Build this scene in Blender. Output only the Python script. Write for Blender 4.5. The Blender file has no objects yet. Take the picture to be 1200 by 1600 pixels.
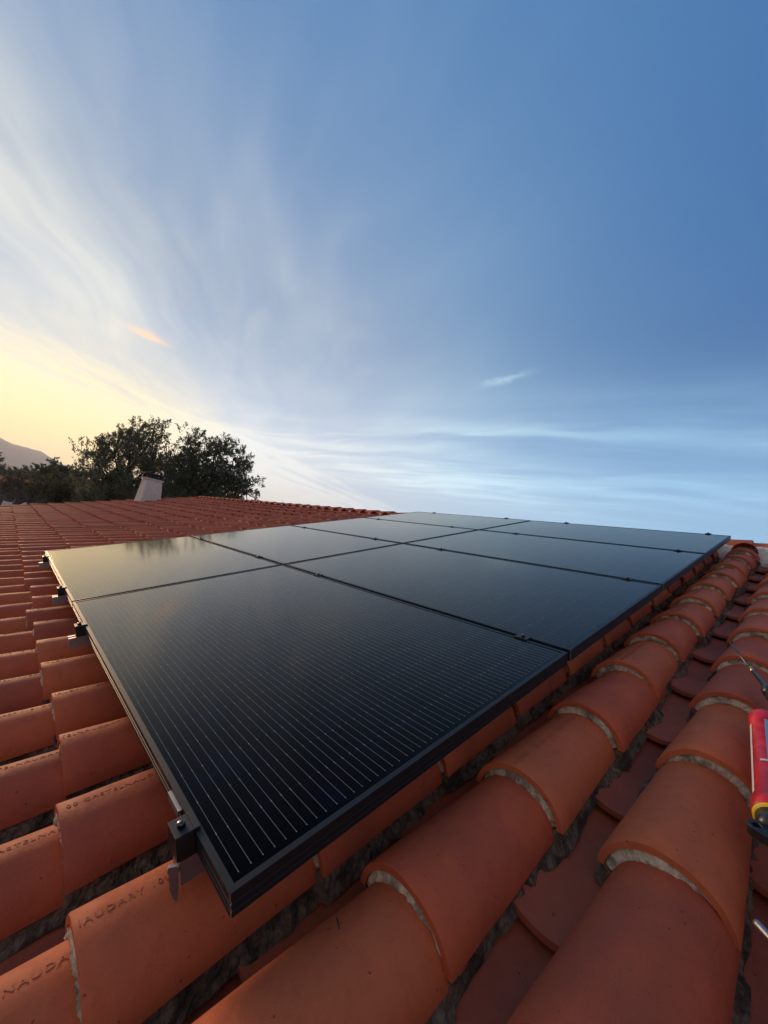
import bpy, bmesh, math, random
from mathutils import Vector, Matrix, noise
from math import radians as R_, sin, cos, pi, sqrt, exp
random.seed(7)
SC = bpy.context.scene
COL = SC.collection

# ------------------------------------------------------------------ frame of the roof plane
PITCH = R_(15.0)
H0 = 4.0
M = Matrix.Translation((0, 0, H0)) @ Matrix.Rotation(PITCH, 4, 'X')      # roof plane -> world
CAMR = ((0.679543104657168, 0.7335060572725807, -0.013785240561238967),
        (0.05771614793231222, -0.07218324960999438, -0.9957200534003505),
        (-0.7313617539773, 0.6758390654735602, -0.09138677365501002))
CAMC = Vector((0.491845, -0.172954, 0.537996))
FPX = 634.9

# ------------------------------------------------------------------ camera
cam_d = bpy.data.cameras.new('camera')
cam = bpy.data.objects.new('camera', cam_d)
COL.objects.link(cam)
rx, ry, rz = (Vector(r) for r in CAMR)
m3 = Matrix((rx, -ry, -rz)).transposed()
cam.matrix_world = M @ Matrix.Translation(CAMC) @ m3.to_4x4()
cam_d.sensor_fit = 'HORIZONTAL'
cam_d.sensor_width = 36.0
cam_d.lens = 36.0 * FPX / 1200.0
cam_d.clip_start = 0.02
cam_d.clip_end = 30000
SC.camera = cam
CAMW = cam.matrix_world.translation.copy()
Mi = M.inverted()


def ray(px, py):
    """world direction through a pixel of the 1200x1600 photograph"""
    d = Vector(((px - 600) / FPX, (py - 800) / FPX, 1.0))
    r = Vector((0, 0, 0))
    for i in range(3):
        r += Vector(CAMR[i]) * d[i]
    return (M.to_3x3() @ r).normalized()


def at(px, py, dist):
    """point seen at that pixel, at a horizontal distance from the camera"""
    d = ray(px, py)
    return CAMW + d * (dist / sqrt(d.x * d.x + d.y * d.y))


# ------------------------------------------------------------------ world
SUN_EL = 9.0
SUN_AZ = 97.0            # degrees from +Y towards -X
sd = Vector((-sin(R_(SUN_AZ)) * cos(R_(SUN_EL)), cos(R_(SUN_AZ)) * cos(R_(SUN_EL)), sin(R_(SUN_EL))))
world = bpy.data.worlds.new('World')
SC.world = world
world.use_nodes = True
wt = world.node_tree
wt.nodes.clear()


class NT:
    def __init__(s, tree):
        s.t = tree

    def n(s, typ, **kw):
        nd = s.t.nodes.new(typ)
        for k, v in kw.items():
            setattr(nd, k, v)
        return nd

    def set(s, sock, v):
        if isinstance(v, bpy.types.NodeSocket):
            s.t.links.new(v, sock)
        elif v is not None:
            sock.default_value = v

    def m(s, op, a, b=None, c=None, clamp=False):
        nd = s.n('ShaderNodeMath', operation=op, use_clamp=clamp)
        s.set(nd.inputs[0], a); s.set(nd.inputs[1], b); s.set(nd.inputs[2], c)
        return nd.outputs[0]

    def v(s, op, a, b=None, out=0):
        nd = s.n('ShaderNodeVectorMath', operation=op)
        s.set(nd.inputs[0], a); s.set(nd.inputs[1], b)
        return nd.outputs[out]

    def mix(s, f, a, b, blend='MIX'):
        nd = s.n('ShaderNodeMix', data_type='RGBA', blend_type=blend)
        s.set(nd.inputs[0], f); s.set(nd.inputs[6], a); s.set(nd.inputs[7], b)
        return nd.outputs[2]

    def ramp(s, f, pts, interp='LINEAR'):
        nd = s.n('ShaderNodeValToRGB')
        cr = nd.color_ramp
        cr.interpolation = interp
        while len(cr.elements) < len(pts):
            cr.elements.new(0.5)
        for e, (p, c) in zip(cr.elements, pts):
            e.position = p
            e.color = c if len(c) == 4 else (*c, 1)
        s.set(nd.inputs[0], f)
        return nd.outputs[0]

    def sm(s, x, lo, hi):
        nd = s.n('ShaderNodeMapRange', interpolation_type='SMOOTHSTEP')
        s.set(nd.inputs[0], x)
        nd.inputs[1].default_value = lo; nd.inputs[2].default_value = hi
        return nd.outputs[0]

    def noise(s, vec, scale, detail=4, rough=0.55, dist=0.0, out=0):
        nd = s.n('ShaderNodeTexNoise')
        s.set(nd.inputs['Vector'], vec)
        nd.inputs['Scale'].default_value = scale
        nd.inputs['Detail'].default_value = detail
        nd.inputs['Roughness'].default_value = rough
        nd.inputs['Distortion'].default_value = dist
        return nd.outputs[out]

    def comb(s, x, y, z=0.0):
        nd = s.n('ShaderNodeCombineXYZ')
        s.set(nd.inputs[0], x); s.set(nd.inputs[1], y); s.set(nd.inputs[2], z)
        return nd.outputs[0]


W = NT(wt)
sky = W.n('ShaderNodeTexSky', sky_type='NISHITA')
sky.sun_disc = False
sky.sun_elevation = R_(SUN_EL)
sky.sun_rotation = R_(-SUN_AZ)
sky.altitude = 100
sky.air_density = 1.0
sky.dust_density = 1.2
sky.ozone_density = 2.5
tc = W.n('ShaderNodeTexCoord').outputs['Generated']
dirn = W.v('NORMALIZE', tc)
sep = W.n('ShaderNodeSeparateXYZ'); wt.links.new(dirn, sep.inputs[0])
dx, dy, dz = sep.outputs
zz = W.m('ADD', W.m('MAXIMUM', dz, 0.0), 0.02)
px_ = W.m('DIVIDE', dx, zz)
py_ = W.m('DIVIDE', dy, zz)
P0 = W.comb(px_, py_, 0.0)
warp = W.v('SUBTRACT', W.noise(P0, 0.8, 2, out=1), (0.5, 0.5, 0.5))
sc_ = W.n('ShaderNodeVectorMath', operation='SCALE'); wt.links.new(warp, sc_.inputs[0]); sc_.inputs[3].default_value = 0.55
P1 = W.v('ADD', P0, sc_.outputs[0])
warp_y = W.m('SUBTRACT', W.noise(P0, 14.0, 4), 0.5)
sp = W.n('ShaderNodeSeparateXYZ'); wt.links.new(P1, sp.inputs[0])
cx, cy = sp.outputs[0], sp.outputs[1]
sundot = W.v('DOT_PRODUCT', dirn, tuple(sd), out=1)
near_sun = W.sm(sundot, 0.25, 1.0)


def rotc(ang, x=cx, y=cy):
    a = R_(ang)
    u = W.m('ADD', W.m('MULTIPLY', x, cos(a)), W.m('MULTIPLY', y, sin(a)))
    v = W.m('ADD', W.m('MULTIPLY', x, -sin(a)), W.m('MULTIPLY', y, cos(a)))
    return u, v


def streaks(ang, su, sv, seed, lo, hi, detail=3):
    u, v = rotc(ang)
    vec = W.comb(W.m('MULTIPLY', u, su), W.m('MULTIPLY', v, sv), seed)
    return W.sm(W.noise(vec, 1.0, detail, 0.5, 0.15), lo, hi)


def gauss(x, c, w):
    t = W.m('DIVIDE', W.m('SUBTRACT', x, c), w)
    return W.m('EXPONENT', W.m('MULTIPLY', W.m('MULTIPLY', t, t), -1.0))


def blob(x0, y0, ang, lu, lv, x=cx, y=cy):
    u, v = rotc(ang, x, y)
    a = R_(ang)
    u0 = x0 * cos(a) + y0 * sin(a); v0 = -x0 * sin(a) + y0 * cos(a)
    return W.m('MULTIPLY', gauss(u, u0, lu), gauss(v, v0, lv))


def add(*xs):
    r = xs[0]
    for x in xs[1:]:
        r = W.m('ADD', r, x)
    return r


def mul(a, b):
    return W.m('MULTIPLY', a, b)


# thin high cloud, laid out on a flat layer overhead (cx, cy = layer position / layer height)
s1 = streaks(150, 0.75, 2.4, 3.0, 0.36, 0.66)          # radiating out of the sunset side
s2 = streaks(20, 0.5, 2.6, 9.0, 0.36, 0.66)            # long bands across the far side
fine = streaks(112, 0.8, 4.0, 5.0, 0.32, 0.70, 4)
fine2 = streaks(152, 1.0, 4.5, 15.0, 0.32, 0.70, 4)
# bank whose upper edge runs from the left edge to the roof line, towards the sunset
edge = W.m('ADD', W.m('ADD', W.m('MULTIPLY', cx, -1.0), W.m('MULTIPLY', cy, -0.42)), mul(fine, 0.30))
bank = W.m('ADD', mul(W.sm(edge, 3.35, 3.85), 0.22), mul(W.sm(edge, 3.3, 5.6), 0.78))
veil = W.sm(sundot, 0.72, 0.97)
left_fan = mul(blob(-2.0, -0.08, 160, 0.85, 0.36), W.m('ADD', mul(s1, 0.22), mul(fine2, 0.14)))
wispy = streaks(158, 2.2, 8.0, 21.0, 0.42, 0.74, 5)
left_fan = add(left_fan, mul(blob(-2.15, -0.05, 160, 1.0, 0.42), 0.36), mul(mul(blob(-1.9, 0.35, 160, 1.3, 0.7), wispy), 0.09))
mid_wisp = mul(blob(-1.7, 1.0, 140, 0.9, 0.55), add(mul(s1, 0.20), mul(wispy, 0.06), 0.10))
haze_mid = add(mul(blob(-1.45, 1.35, 130, 1.1, 0.8), 0.20), mul(blob(-1.0, 2.0, 20, 1.6, 0.5), 0.12))
band_r = mul(add(blob(-0.9, 2.55, 12, 2.6, 0.40), mul(blob(-1.0, 4.1, 14, 3.8, 0.8), 0.75), mul(blob(-3.3, 3.4, 60, 3.0, 1.1), 0.9)),
             add(mul(s2, 0.45), mul(streaks(8, 1.3, 5.0, 33.0, 0.40, 0.72, 5), 0.30), 0.16))
m_low = mul(W.sm(dz, 0.46, 0.10), 0.55)
mask = add(mul(veil, W.m('ADD', mul(fine2, 0.16), 0.16)), mul(bank, W.m('ADD', mul(fine, 0.48), 0.20)), left_fan,
           mid_wisp, haze_mid, mul(band_r, 0.60), m_low)
wisp = mul(blob(-1.14, 1.72, -8, 0.13, 0.028, W.m('ADD', px_, mul(warp_y, 0.10)), W.m('ADD', py_, mul(warp_y, 0.10))), 0.42)
wisp = W.m('ADD', wisp, mul(blob(-11.6, 0.32, 152, 2.0, 0.13, px_, py_), 0.30))
mask = W.m('MINIMUM', W.m('ADD', mask, wisp), 0.95)
cloud_c = W.ramp(W.sm(sundot, 0.1, 1.0), [(0.0, (0.29, 0.53, 0.72)), (0.45, (0.46, 0.65, 0.75)), (0.8, (0.58, 0.65, 0.68)), (1.0, (0.64, 0.68, 0.66))])
cloud_c = W.mix(mul(mul(W.sm(dz, 0.40, 0.16), W.sm(sundot, 0.86, 0.985)), 0.9), cloud_c, (0.80, 0.69, 0.40, 1))
low_warm = mul(W.sm(dz, 0.21, 0.08), W.sm(sundot, 0.91, 0.992))
cloud_c = W.mix(mul(low_warm, 0.85), cloud_c, (0.93, 0.68, 0.25, 1))
pink = mul(blob(-2.57, 0.42, 60, 0.10, 0.09, W.m('ADD', px_, mul(fine, 0.22)), py_), W.m('ADD', 0.75, mul(wispy, 0.8)))
mask = W.m('MINIMUM', W.m('ADD', mask, mul(pink, 0.45)), 0.95)
cloud_c = W.mix(W.m('MINIMUM', mul(pink, 1.2), 1.0), cloud_c, (1.0, 0.60, 0.36, 1))
SKY_S = 0.15
scl = W.n('ShaderNodeVectorMath', operation='SCALE')
wt.links.new(cloud_c, scl.inputs[0]); scl.inputs[3].default_value = 1.0 / SKY_S
clear = W.mix(0.84, sky.outputs[0], tuple(c / SKY_S for c in (0.006, 0.116, 0.350)) + (1,))
clear = W.mix(W.m('MULTIPLY', W.sm(sundot, -0.2, 0.95), 0.34), clear, tuple(c / SKY_S for c in (0.125, 0.33, 0.58)) + (1,))
skyc = W.mix(mask, clear, scl.outputs[0])
gain = W.n('ShaderNodeVectorMath', operation='SCALE')
wt.links.new(skyc, gain.inputs[0]); wt.links.new(W.m('ADD', 1.0, W.m('MULTIPLY', W.sm(dz, 0.50, 0.06), 0.55)), gain.inputs[3])
skyc = gain.outputs[0]
# unseen sky behind the viewer: pale pink glow added to light the tiles warmly
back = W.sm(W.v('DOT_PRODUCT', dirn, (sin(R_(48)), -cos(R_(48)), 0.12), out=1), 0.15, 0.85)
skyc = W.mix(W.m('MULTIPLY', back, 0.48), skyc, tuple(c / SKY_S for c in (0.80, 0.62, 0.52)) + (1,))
# below the horizon: dull ground tone so the sea of air under the sheet is not bright
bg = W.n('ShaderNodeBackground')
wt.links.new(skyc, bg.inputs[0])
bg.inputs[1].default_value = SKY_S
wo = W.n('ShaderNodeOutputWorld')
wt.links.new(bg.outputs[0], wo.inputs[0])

# ------------------------------------------------------------------ sun and exposure
sl = bpy.data.lights.new('sun', 'SUN')
sl.energy = 3.4
sl.angle = R_(14)
sl.color = (1.0, 0.64, 0.36)
so = bpy.data.objects.new('sun', sl)
COL.objects.link(so)
so.rotation_euler = sd.to_track_quat('Z', 'Y').to_euler()
so.location = (0, 0, 30)
SC.view_settings.view_transform = 'Standard'
SC.view_settings.look = 'None'
SC.view_settings.gamma = 1.0
SC.view_settings.exposure = 0.25
SC.render.engine = 'CYCLES'
SC.cycles.use_denoising = True
SC.cycles.max_bounces = 6
SC.cycles.volume_bounces = 1
SC.cycles.sample_clamp_indirect = 6


# ------------------------------------------------------------------ helpers
def tag(o, label=None, cat=None, group=None, kind=None):
    if label: o['label'] = label
    if cat: o['category'] = cat
    if group: o['group'] = group
    if kind: o['kind'] = kind
    return o


def empty(name, mat4=None, parent=None):
    o = bpy.data.objects.new(name, None)
    o.empty_display_size = 0.1
    COL.objects.link(o)
    o.parent = parent
    if mat4 is not None:
        o.matrix_local = mat4
    return o


def mesh_obj(name, me, parent=None, mat4=None):
    o = bpy.data.objects.new(name, me)
    COL.objects.link(o)
    o.parent = parent
    if mat4 is not None:
        o.matrix_local = mat4
    return o


class MB:
    """collects shapes, links them as one mesh object"""
    def __init__(s):
        s.v = []; s.f = []; s.mi = []; s.sm = []; s.rnd = []

    def add(s, vs, fs, mi=0, smooth=False, T=None):
        b = len(s.v)
        if T is not None:
            vs = [T @ Vector(v) for v in vs]
        s.v += [tuple(v) for v in vs]
        for f in fs:
            s.f.append(tuple(i + b for i in f)); s.mi.append(mi); s.sm.append(smooth)
        return s

    def box(s, x0, x1, y0, y1, z0, z1, mi=0, T=None):
        vs = [(x, y, z) for z in (z0, z1) for y in (y0, y1) for x in (x0, x1)]
        fs = [(0, 2, 3, 1), (4, 5, 7, 6), (0, 1, 5, 4), (2, 6, 7, 3), (0, 4, 6, 2), (1, 3, 7, 5)]
        return s.add(vs, fs, mi, False, T)

    def tube(s, pts, rads, n=8, mi=0, T=None, caps=True):
        pts = [Vector(p) for p in pts]
        vs = []; fs = []
        up = None
        for i, p in enumerate(pts):
            d = (pts[min(i + 1, len(pts) - 1)] - pts[max(i - 1, 0)])
            if d.length < 1e-9: d = Vector((0, 0, 1))
            d.normalize()
            if up is None:
                up = Vector((0, 0, 1)) if abs(d.z) < 0.9 else Vector((1, 0, 0))
            a = d.cross(up).normalized(); b = d.cross(a).normalized()
            for k in range(n):
                t = 2 * pi * k / n
                vs.append(p + (a * cos(t) + b * sin(t)) * rads[i])
        for i in range(len(pts) - 1):
            for k in range(n):
                fs.append((i * n + k, i * n + (k + 1) % n, (i + 1) * n + (k + 1) % n, (i + 1) * n + k))
        if caps:
            fs.append(tuple(reversed(range(n)))); fs.append(tuple(range((len(pts) - 1) * n, len(pts) * n)))
        return s.add(vs, fs, mi, True, T)

    def mesh(s, name, mats):
        me = bpy.data.meshes.new(name)
        me.from_pydata(s.v, [], s.f)
        for m in (mats if isinstance(mats, (list, tuple)) else [mats]):
            me.materials.append(m)
        me.polygons.foreach_set('material_index', s.mi)
        me.polygons.foreach_set('use_smooth', s.sm)
        if s.rnd:
            a = me.attributes.new('rnd', 'FLOAT', 'POINT')
            a.data.foreach_set('value', s.rnd)
        me.update()
        return me

    def build(s, name, mats, parent=None, mat4=None):
        return mesh_obj(name, s.mesh(name, mats), parent, mat4)


def bevel(o_or_me, w=0.001, seg=2, ang=35):
    me = o_or_me.data if hasattr(o_or_me, 'data') and not isinstance(o_or_me, bpy.types.Mesh) else o_or_me
    bm = bmesh.new(); bm.from_mesh(me)
    bmesh.ops.remove_doubles(bm, verts=bm.verts, dist=1e-6)
    es = [e for e in bm.edges if len(e.link_faces) == 2 and e.calc_face_angle(0) > R_(ang)]
    bmesh.ops.bevel(bm, geom=es, offset=w, segments=seg, profile=0.6, affect='EDGES')
    bm.to_mesh(me); bm.free()
    return o_or_me


def copy_tree(o, parent=None):
    c = o.copy(); COL.objects.link(c); c.parent = parent
    for ch in list(o.children):
        copy_tree(ch, c)
    return c


# ------------------------------------------------------------------ materials
def mat(name):
    m = bpy.data.materials.new(name); m.use_nodes = True
    t = m.node_tree
    b = t.nodes['Principled BSDF']
    return m, NT(t), b


def simple(name, col, rough=0.6, metal=0.0, bump=0.0, bscale=60, vary=0.0):
    m, N, b = mat(name)
    tcn = N.n('ShaderNodeTexCoord').outputs['Object']
    if vary:
        f = N.noise(tcn, bscale * 0.3, 4)
        c = N.mix(N.sm(f, 0.3, 0.7), tuple(x * (1 - vary) for x in col) + (1,), tuple(min(1, x * (1 + vary)) for x in col) + (1,))
        N.set(b.inputs['Base Color'], c)
    else:
        b.inputs['Base Color'].default_value = (*col, 1)
    b.inputs['Roughness'].default_value = rough
    b.inputs['Metallic'].default_value = metal
    if bump:
        bn = N.n('ShaderNodeBump'); bn.inputs['Strength'].default_value = 0.6
        bn.inputs['Distance'].default_value = bump
        N.set(bn.inputs['Height'], N.noise(tcn, bscale, 4)); N.set(b.inputs['Normal'], bn.outputs[0])
    return m


def tile_material(name, base=(0.50, 0.092, 0.032), var=(0.38, 0.072, 0.030), warm=(0.56, 0.140, 0.045)):
    m, N, b = mat(name)
    tcn = N.n('ShaderNodeTexCoord').outputs['Object']
    oi = N.n('ShaderNodeObjectInfo').outputs['Random']
    at_ = N.n('ShaderNodeAttribute', attribute_name='rnd').outputs['Fac']
    rnd = N.m('FRACT', N.m('ADD', oi, at_))
    off = N.comb(N.m('MULTIPLY', rnd, 37.0), N.m('MULTIPLY', rnd, 91.0), N.m('MULTIPLY', rnd, 13.0))
    p = N.v('ADD', tcn, off)
    big = N.noise(p, 7.0, 4, 0.6)
    med = N.noise(p, 38.0, 4, 0.6)
    gr = N.noise(p, 420.0, 3, 0.7)
    c = N.mix(N.sm(big, 0.32, 0.68), (*base, 1), (*var, 1))
    c = N.mix(N.m('MULTIPLY', N.sm(rnd, 0.55, 1.0), 0.55), c, (*warm, 1))
    c = N.mix(N.m('MULTIPLY', N.sm(rnd, 0.35, 0.0), 0.35), c, (0.23, 0.058, 0.038, 1))
    c = N.mix(N.m('MULTIPLY', N.sm(med, 0.45, 0.8), 0.35), c, (0.27, 0.056, 0.030, 1))
    # pale dusty scuffs and dark lichen specks
    p2 = N.v('MULTIPLY', p, (2.2, 0.5, 2.2))
    sc = N.m('MULTIPLY', N.sm(N.noise(p2, 34.0, 6, 0.75, 1.5), 0.66, 0.80), 0.38)
    c = N.mix(sc, c, (0.44, 0.25, 0.19, 1))
    soot = N.m('MULTIPLY', N.sm(N.noise(N.v('MULTIPLY', p, (1.0, 0.45, 1.0)), 13.0, 6, 0.72, 0.8), 0.56, 0.76), 0.28)
    c = N.mix(soot, c, (0.13, 0.060, 0.045, 1))
    spk = N.m('MULTIPLY', N.sm(N.noise(p, 110.0, 2, 0.5), 0.70, 0.76), 0.75)
    c = N.mix(spk, c, (0.05, 0.03, 0.028, 1))
    c = N.mix(N.m('MULTIPLY', N.sm(gr, 0.35, 0.75), 0.22), c, (0.46, 0.16, 0.09, 1))
    N.set(b.inputs['Base Color'], c)
    N.set(b.inputs['Roughness'], N.m('ADD', N.m('MULTIPLY', med, 0.22), 0.52))
    b.inputs['Specular IOR Level'].default_value = 0.14
    h = N.m('ADD', N.m('MULTIPLY', gr, 0.35), N.m('ADD', N.m('MULTIPLY', med, 0.8), N.m('MULTIPLY', big, 2.0)))
    h = N.m('SUBTRACT', h, N.m('MULTIPLY', spk, 0.5))
    bn = N.n('ShaderNodeBump'); bn.inputs['Strength'].default_value = 0.75; bn.inputs['Distance'].default_value = 0.0020
    N.set(bn.inputs['Height'], h); N.set(b.inputs['Normal'], bn.outputs[0])
    return m


def mortar_material(name, a, c2, dark, dk=0.5):
    m, N, b = mat(name)
    tcn = N.n('ShaderNodeTexCoord').outputs['Object']
    f1 = N.noise(tcn, 90, 5, 0.65); f2 = N.noise(tcn, 22, 4, 0.6); f3 = N.noise(tcn, 300, 3, 0.6)
    c = N.mix(N.sm(f1, 0.35, 0.65), (*a, 1), (*c2, 1))
    c = N.mix(N.m('MULTIPLY', N.sm(f2, 0.42, 0.62), dk), c, (*dark, 1))
    c = N.mix(N.m('MULTIPLY', N.sm(f3, 0.6, 0.75), 0.4), c, tuple(min(1, x * 1.5) for x in a) + (1,))
    N.set(b.inputs['Base Color'], c)
    b.inputs['Roughness'].default_value = 0.95
    b.inputs['Specular IOR Level'].default_value = 0.1
    bn = N.n('ShaderNodeBump'); bn.inputs['Strength'].default_value = 0.9; bn.inputs['Distance'].default_value = 0.004
    N.set(bn.inputs['Height'], N.m('ADD', f1, N.m('MULTIPLY', f3, 0.5))); N.set(b.inputs['Normal'], bn.outputs[0])
    return m


M_tile = tile_material('terracotta')
M_pan = tile_material('weathered_terracotta', (0.38, 0.082, 0.038), (0.28, 0.068, 0.036), (0.43, 0.105, 0.045))
M_ridge = tile_material('fresh_terracotta', (0.58, 0.14, 0.05), (0.46, 0.11, 0.05), (0.62, 0.18, 0.07))
M_lipm = mortar_material('pale_mortar', (0.46, 0.34, 0.22), (0.66, 0.50, 0.33), (0.13, 0.085, 0.055), 0.8)
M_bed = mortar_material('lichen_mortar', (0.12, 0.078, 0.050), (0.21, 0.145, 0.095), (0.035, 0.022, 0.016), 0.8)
M_rmort = mortar_material('ridge_mortar', (0.66, 0.56, 0.44), (0.82, 0.72, 0.58), (0.30, 0.25, 0.19), 0.5)
M_deck = simple('roof_underlay', (0.03, 0.028, 0.026), 0.95)
M_wall = simple('cream_render', (0.55, 0.47, 0.36), 0.9, 0, 0.004, 40, 0.08)
M_frame = simple('black_anodised', (0.022, 0.022, 0.022), 0.42, 0.6, 0.0, 80)
M_alu = simple('bare_aluminium', (0.33, 0.33, 0.34), 0.46, 1.0, 0.0003, 200, 0.08)
M_black = simple('black_metal', (0.014, 0.014, 0.015), 0.42, 0.3, 0.0003, 300)
M_bolt = simple('dark_steel', (0.10, 0.11, 0.13), 0.28, 1.0)

A_, B_, G_ = 1.722, 1.0237, 0.020


def glass_material():
    m, N, b = mat('solar_cells_under_glass')
    tcn = N.n('ShaderNodeTexCoord').outputs['Object']
    s = N.n('ShaderNodeSeparateXYZ'); N.set(s.inputs[0], tcn)
    x, y = s.outputs[0], s.outputs[1]          # panel-centred metres
    ax = N.m('SUBTRACT', N.m('ABSOLUTE', x), 0.0085)          # two halves, gap in the middle
    inx = N.m('MULTIPLY', N.m('GREATER_THAN', ax, 0.0), N.m('LESS_THAN', ax, 0.8295))
    pitch_y = 0.1668
    yy = N.m('ADD', y, pitch_y * 3)
    iny = N.m('MULTIPLY', N.m('GREATER_THAN', yy, 0.0), N.m('LESS_THAN', yy, pitch_y * 6))
    cyf = N.m('MULTIPLY', N.m('FRACT', N.m('DIVIDE', yy, pitch_y)), pitch_y)      # 0..pitch within a cell
    rf = N.m('FRACT', N.m('DIVIDE', N.m('SUBTRACT', cyf, 0.0014), 0.0182))
    rd = N.m('MULTIPLY', N.m('ABSOLUTE', N.m('SUBTRACT', rf, 0.5)), 0.0182)
    rib = N.m('LESS_THAN', rd, 0.00042)
    cxf = N.m('FRACT', N.m('DIVIDE', ax, 0.083))
    gapd = N.m('MULTIPLY', N.m('MINIMUM', cxf, N.m('SUBTRACT', 1.0, cxf)), 0.083)
    gapx = N.m('LESS_THAN', gapd, 0.0011)
    dot = N.m('MULTIPLY', N.m('LESS_THAN', gapd, 0.0030), N.m('LESS_THAN', rd, 0.00062))
    gapy = N.m('LESS_THAN', N.m('MINIMUM', cyf, N.m('SUBTRACT', pitch_y, cyf)), 0.0012)
    inside = N.m('MULTIPLY', inx, iny)
    ribf = N.m('MULTIPLY', N.m('MAXIMUM', N.m('MULTIPLY', rib, 0.60), N.m('MULTIPLY', dot, 0.95)), inside)
    # cell to cell tone
    cell_id = N.comb(N.m('FLOOR', N.m('DIVIDE', x, 0.083)), N.m('FLOOR', N.m('DIVIDE', yy, pitch_y)), 0.0)
    wn = N.n('ShaderNodeTexWhiteNoise'); N.set(wn.inputs['Vector'], cell_id)
    cellc = N.mix(wn.outputs['Value'], (0.0009, 0.0010, 0.0014, 1), (0.0018, 0.0020, 0.0034, 1))
    blot = N.sm(N.noise(tcn, 9.0, 3), 0.5, 0.75)
    cellc = N.mix(N.m('MULTIPLY', blot, 0.6), cellc, (0.003, 0.005, 0.018, 1))
    backc = (0.0014, 0.0016, 0.0040, 1)
    c = N.mix(inside, backc, cellc)
    c = N.mix(N.m('MULTIPLY', inside, N.m('MAXIMUM', gapx, gapy)), c, (0.003, 0.003, 0.005, 1))
    c = N.mix(ribf, c, (0.28, 0.28, 0.27, 1))
    # thin dust
    dust = N.m('MULTIPLY', N.sm(N.noise(tcn, 3.5, 5, 0.7), 0.35, 0.8), 0.004)
    c = N.mix(dust, c, (0.4, 0.36, 0.3, 1))
    N.set(b.inputs['Base Color'], c)
    b.inputs['Roughness'].default_value = 0.5
    b.inputs['Specular IOR Level'].default_value = 0.0
    # anti-reflective glass: almost nothing head-on, a strong mirror at grazing angles
    g = N.n('ShaderNodeNewGeometry')
    cs = N.m('ABSOLUTE', N.v('DOT_PRODUCT', g.outputs['Normal'], g.outputs['Incoming'], out=1))
    F = N.m('ADD', N.m('POWER', N.m('SUBTRACT', 1.0, cs), 4.7), 0.0003, clamp=True)
    gl = N.n('ShaderNodeBsdfGlossy'); gl.distribution = 'GGX'
    N.set(gl.inputs['Roughness'], N.m('ADD', N.m('MULTIPLY', N.noise(tcn, 6.0, 3), 0.05), 0.06))
    gl.inputs['Color'].default_value = (1.0, 0.92, 0.82, 1)
    mx = N.n('ShaderNodeMixShader'); N.set(mx.inputs[0], F)
    N.t.links.new(b.outputs[0], mx.inputs[1]); N.t.links.new(gl.outputs[0], mx.inputs[2])
    out = [n for n in N.t.nodes if n.type == 'OUTPUT_MATERIAL'][0]
    N.t.links.new(mx.outputs[0], out.inputs[0])
    return m


M_glass = glass_material()

# ------------------------------------------------------------------ ground, hills
def ground():
    mb = MB()
    rs = [0, 15, 30, 60, 120, 250, 500, 1000, 2500, 6000, 14000]
    n = 48
    vs = [(0, 0, 0)]
    for r in rs[1:]:
        for k in range(n):
            a = 2 * pi * k / n
            vs.append((r * cos(a), r * sin(a), 0))
    fs = [(0, 1 + k, 1 + (k + 1) % n) for k in range(n)]
    for i in range(len(rs) - 2):
        for k in range(n):
            a, b = 1 + i * n + k, 1 + i * n + (k + 1) % n
            fs.append((a, a + n, b + n, b))
    mb.add(vs, fs)
    m, N, b = mat('dry_grass_ground')
    tcn = N.n('ShaderNodeTexCoord').outputs['Object']
    c = N.ramp(N.noise(tcn, 0.05, 6, 0.65), [(0.3, (0.045, 0.055, 0.022)), (0.5, (0.09, 0.085, 0.04)), (0.7, (0.15, 0.12, 0.07))])
    N.set(b.inputs['Base Color'], c); b.inputs['Roughness'].default_value = 0.95
    tag(mb.build('ground', m), kind='structure')


ground()


def hill(name, az0, az1, d0, d1, prof, seed, col):
    """radial terrain between two distances; prof = [(azimuth deg, elevation deg of its ridge line)]"""
    na, nd = 150, 26
    vs = []; fs = []
    dm = (d0 + d1) / 2
    for i in range(na + 1):
        az = az0 + (az1 - az0) * i / na
        el = prof[0][1] if az <= prof[0][0] else prof[-1][1]
        for (a, e), (a2, e2) in zip(prof, prof[1:]):
            if a <= az <= a2:
                t = (az - a) / (a2 - a); el = e + (e2 - e) * t
        H = math.tan(R_(el)) * dm + CAMW.z
        for j in range(nd + 1):
            d = d0 + (d1 - d0) * j / nd
            t = (d - d0) / (d1 - d0)
            prof_d = sin(pi * t) ** 1.2
            q = Vector((az * 0.35, t * 3, seed))
            nz = noise.fractal(q * 2.0, 0.9, 2.1, 5)
            h = H * prof_d * (1 + 0.22 * nz * (1 - prof_d) * 2) + H * 0.025 * nz
            vs.append((CAMW.x - sin(R_(az)) * d, CAMW.y + cos(R_(az)) * d, max(-5, h if 0 < j < nd else -5)))
    for i in range(na):
        for j in range(nd):
            a = i * (nd + 1) + j
            fs.append((a, a + 1, a + nd + 2, a + nd + 1))
    mb = MB(); mb.add(vs, fs, 0, True)
    m, N, b = mat(name + '_woods')
    tcn = N.n('ShaderNodeTexCoord').outputs['Object']
    c = N.mix(N.sm(N.noise(tcn, 0.004, 6, 0.7), 0.35, 0.65), (*col, 1), tuple(x * 1.9 for x in col) + (1,))
    N.set(b.inputs['Base Color'], c); b.inputs['Roughness'].default_value = 1.0
    tag(mb.build(name, m), kind='structure')


def azel(px, py):
    d = ray(px, py)
    return (math.degrees(math.atan2(-d.x, d.y)), math.degrees(math.asin(d.z)))


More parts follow.
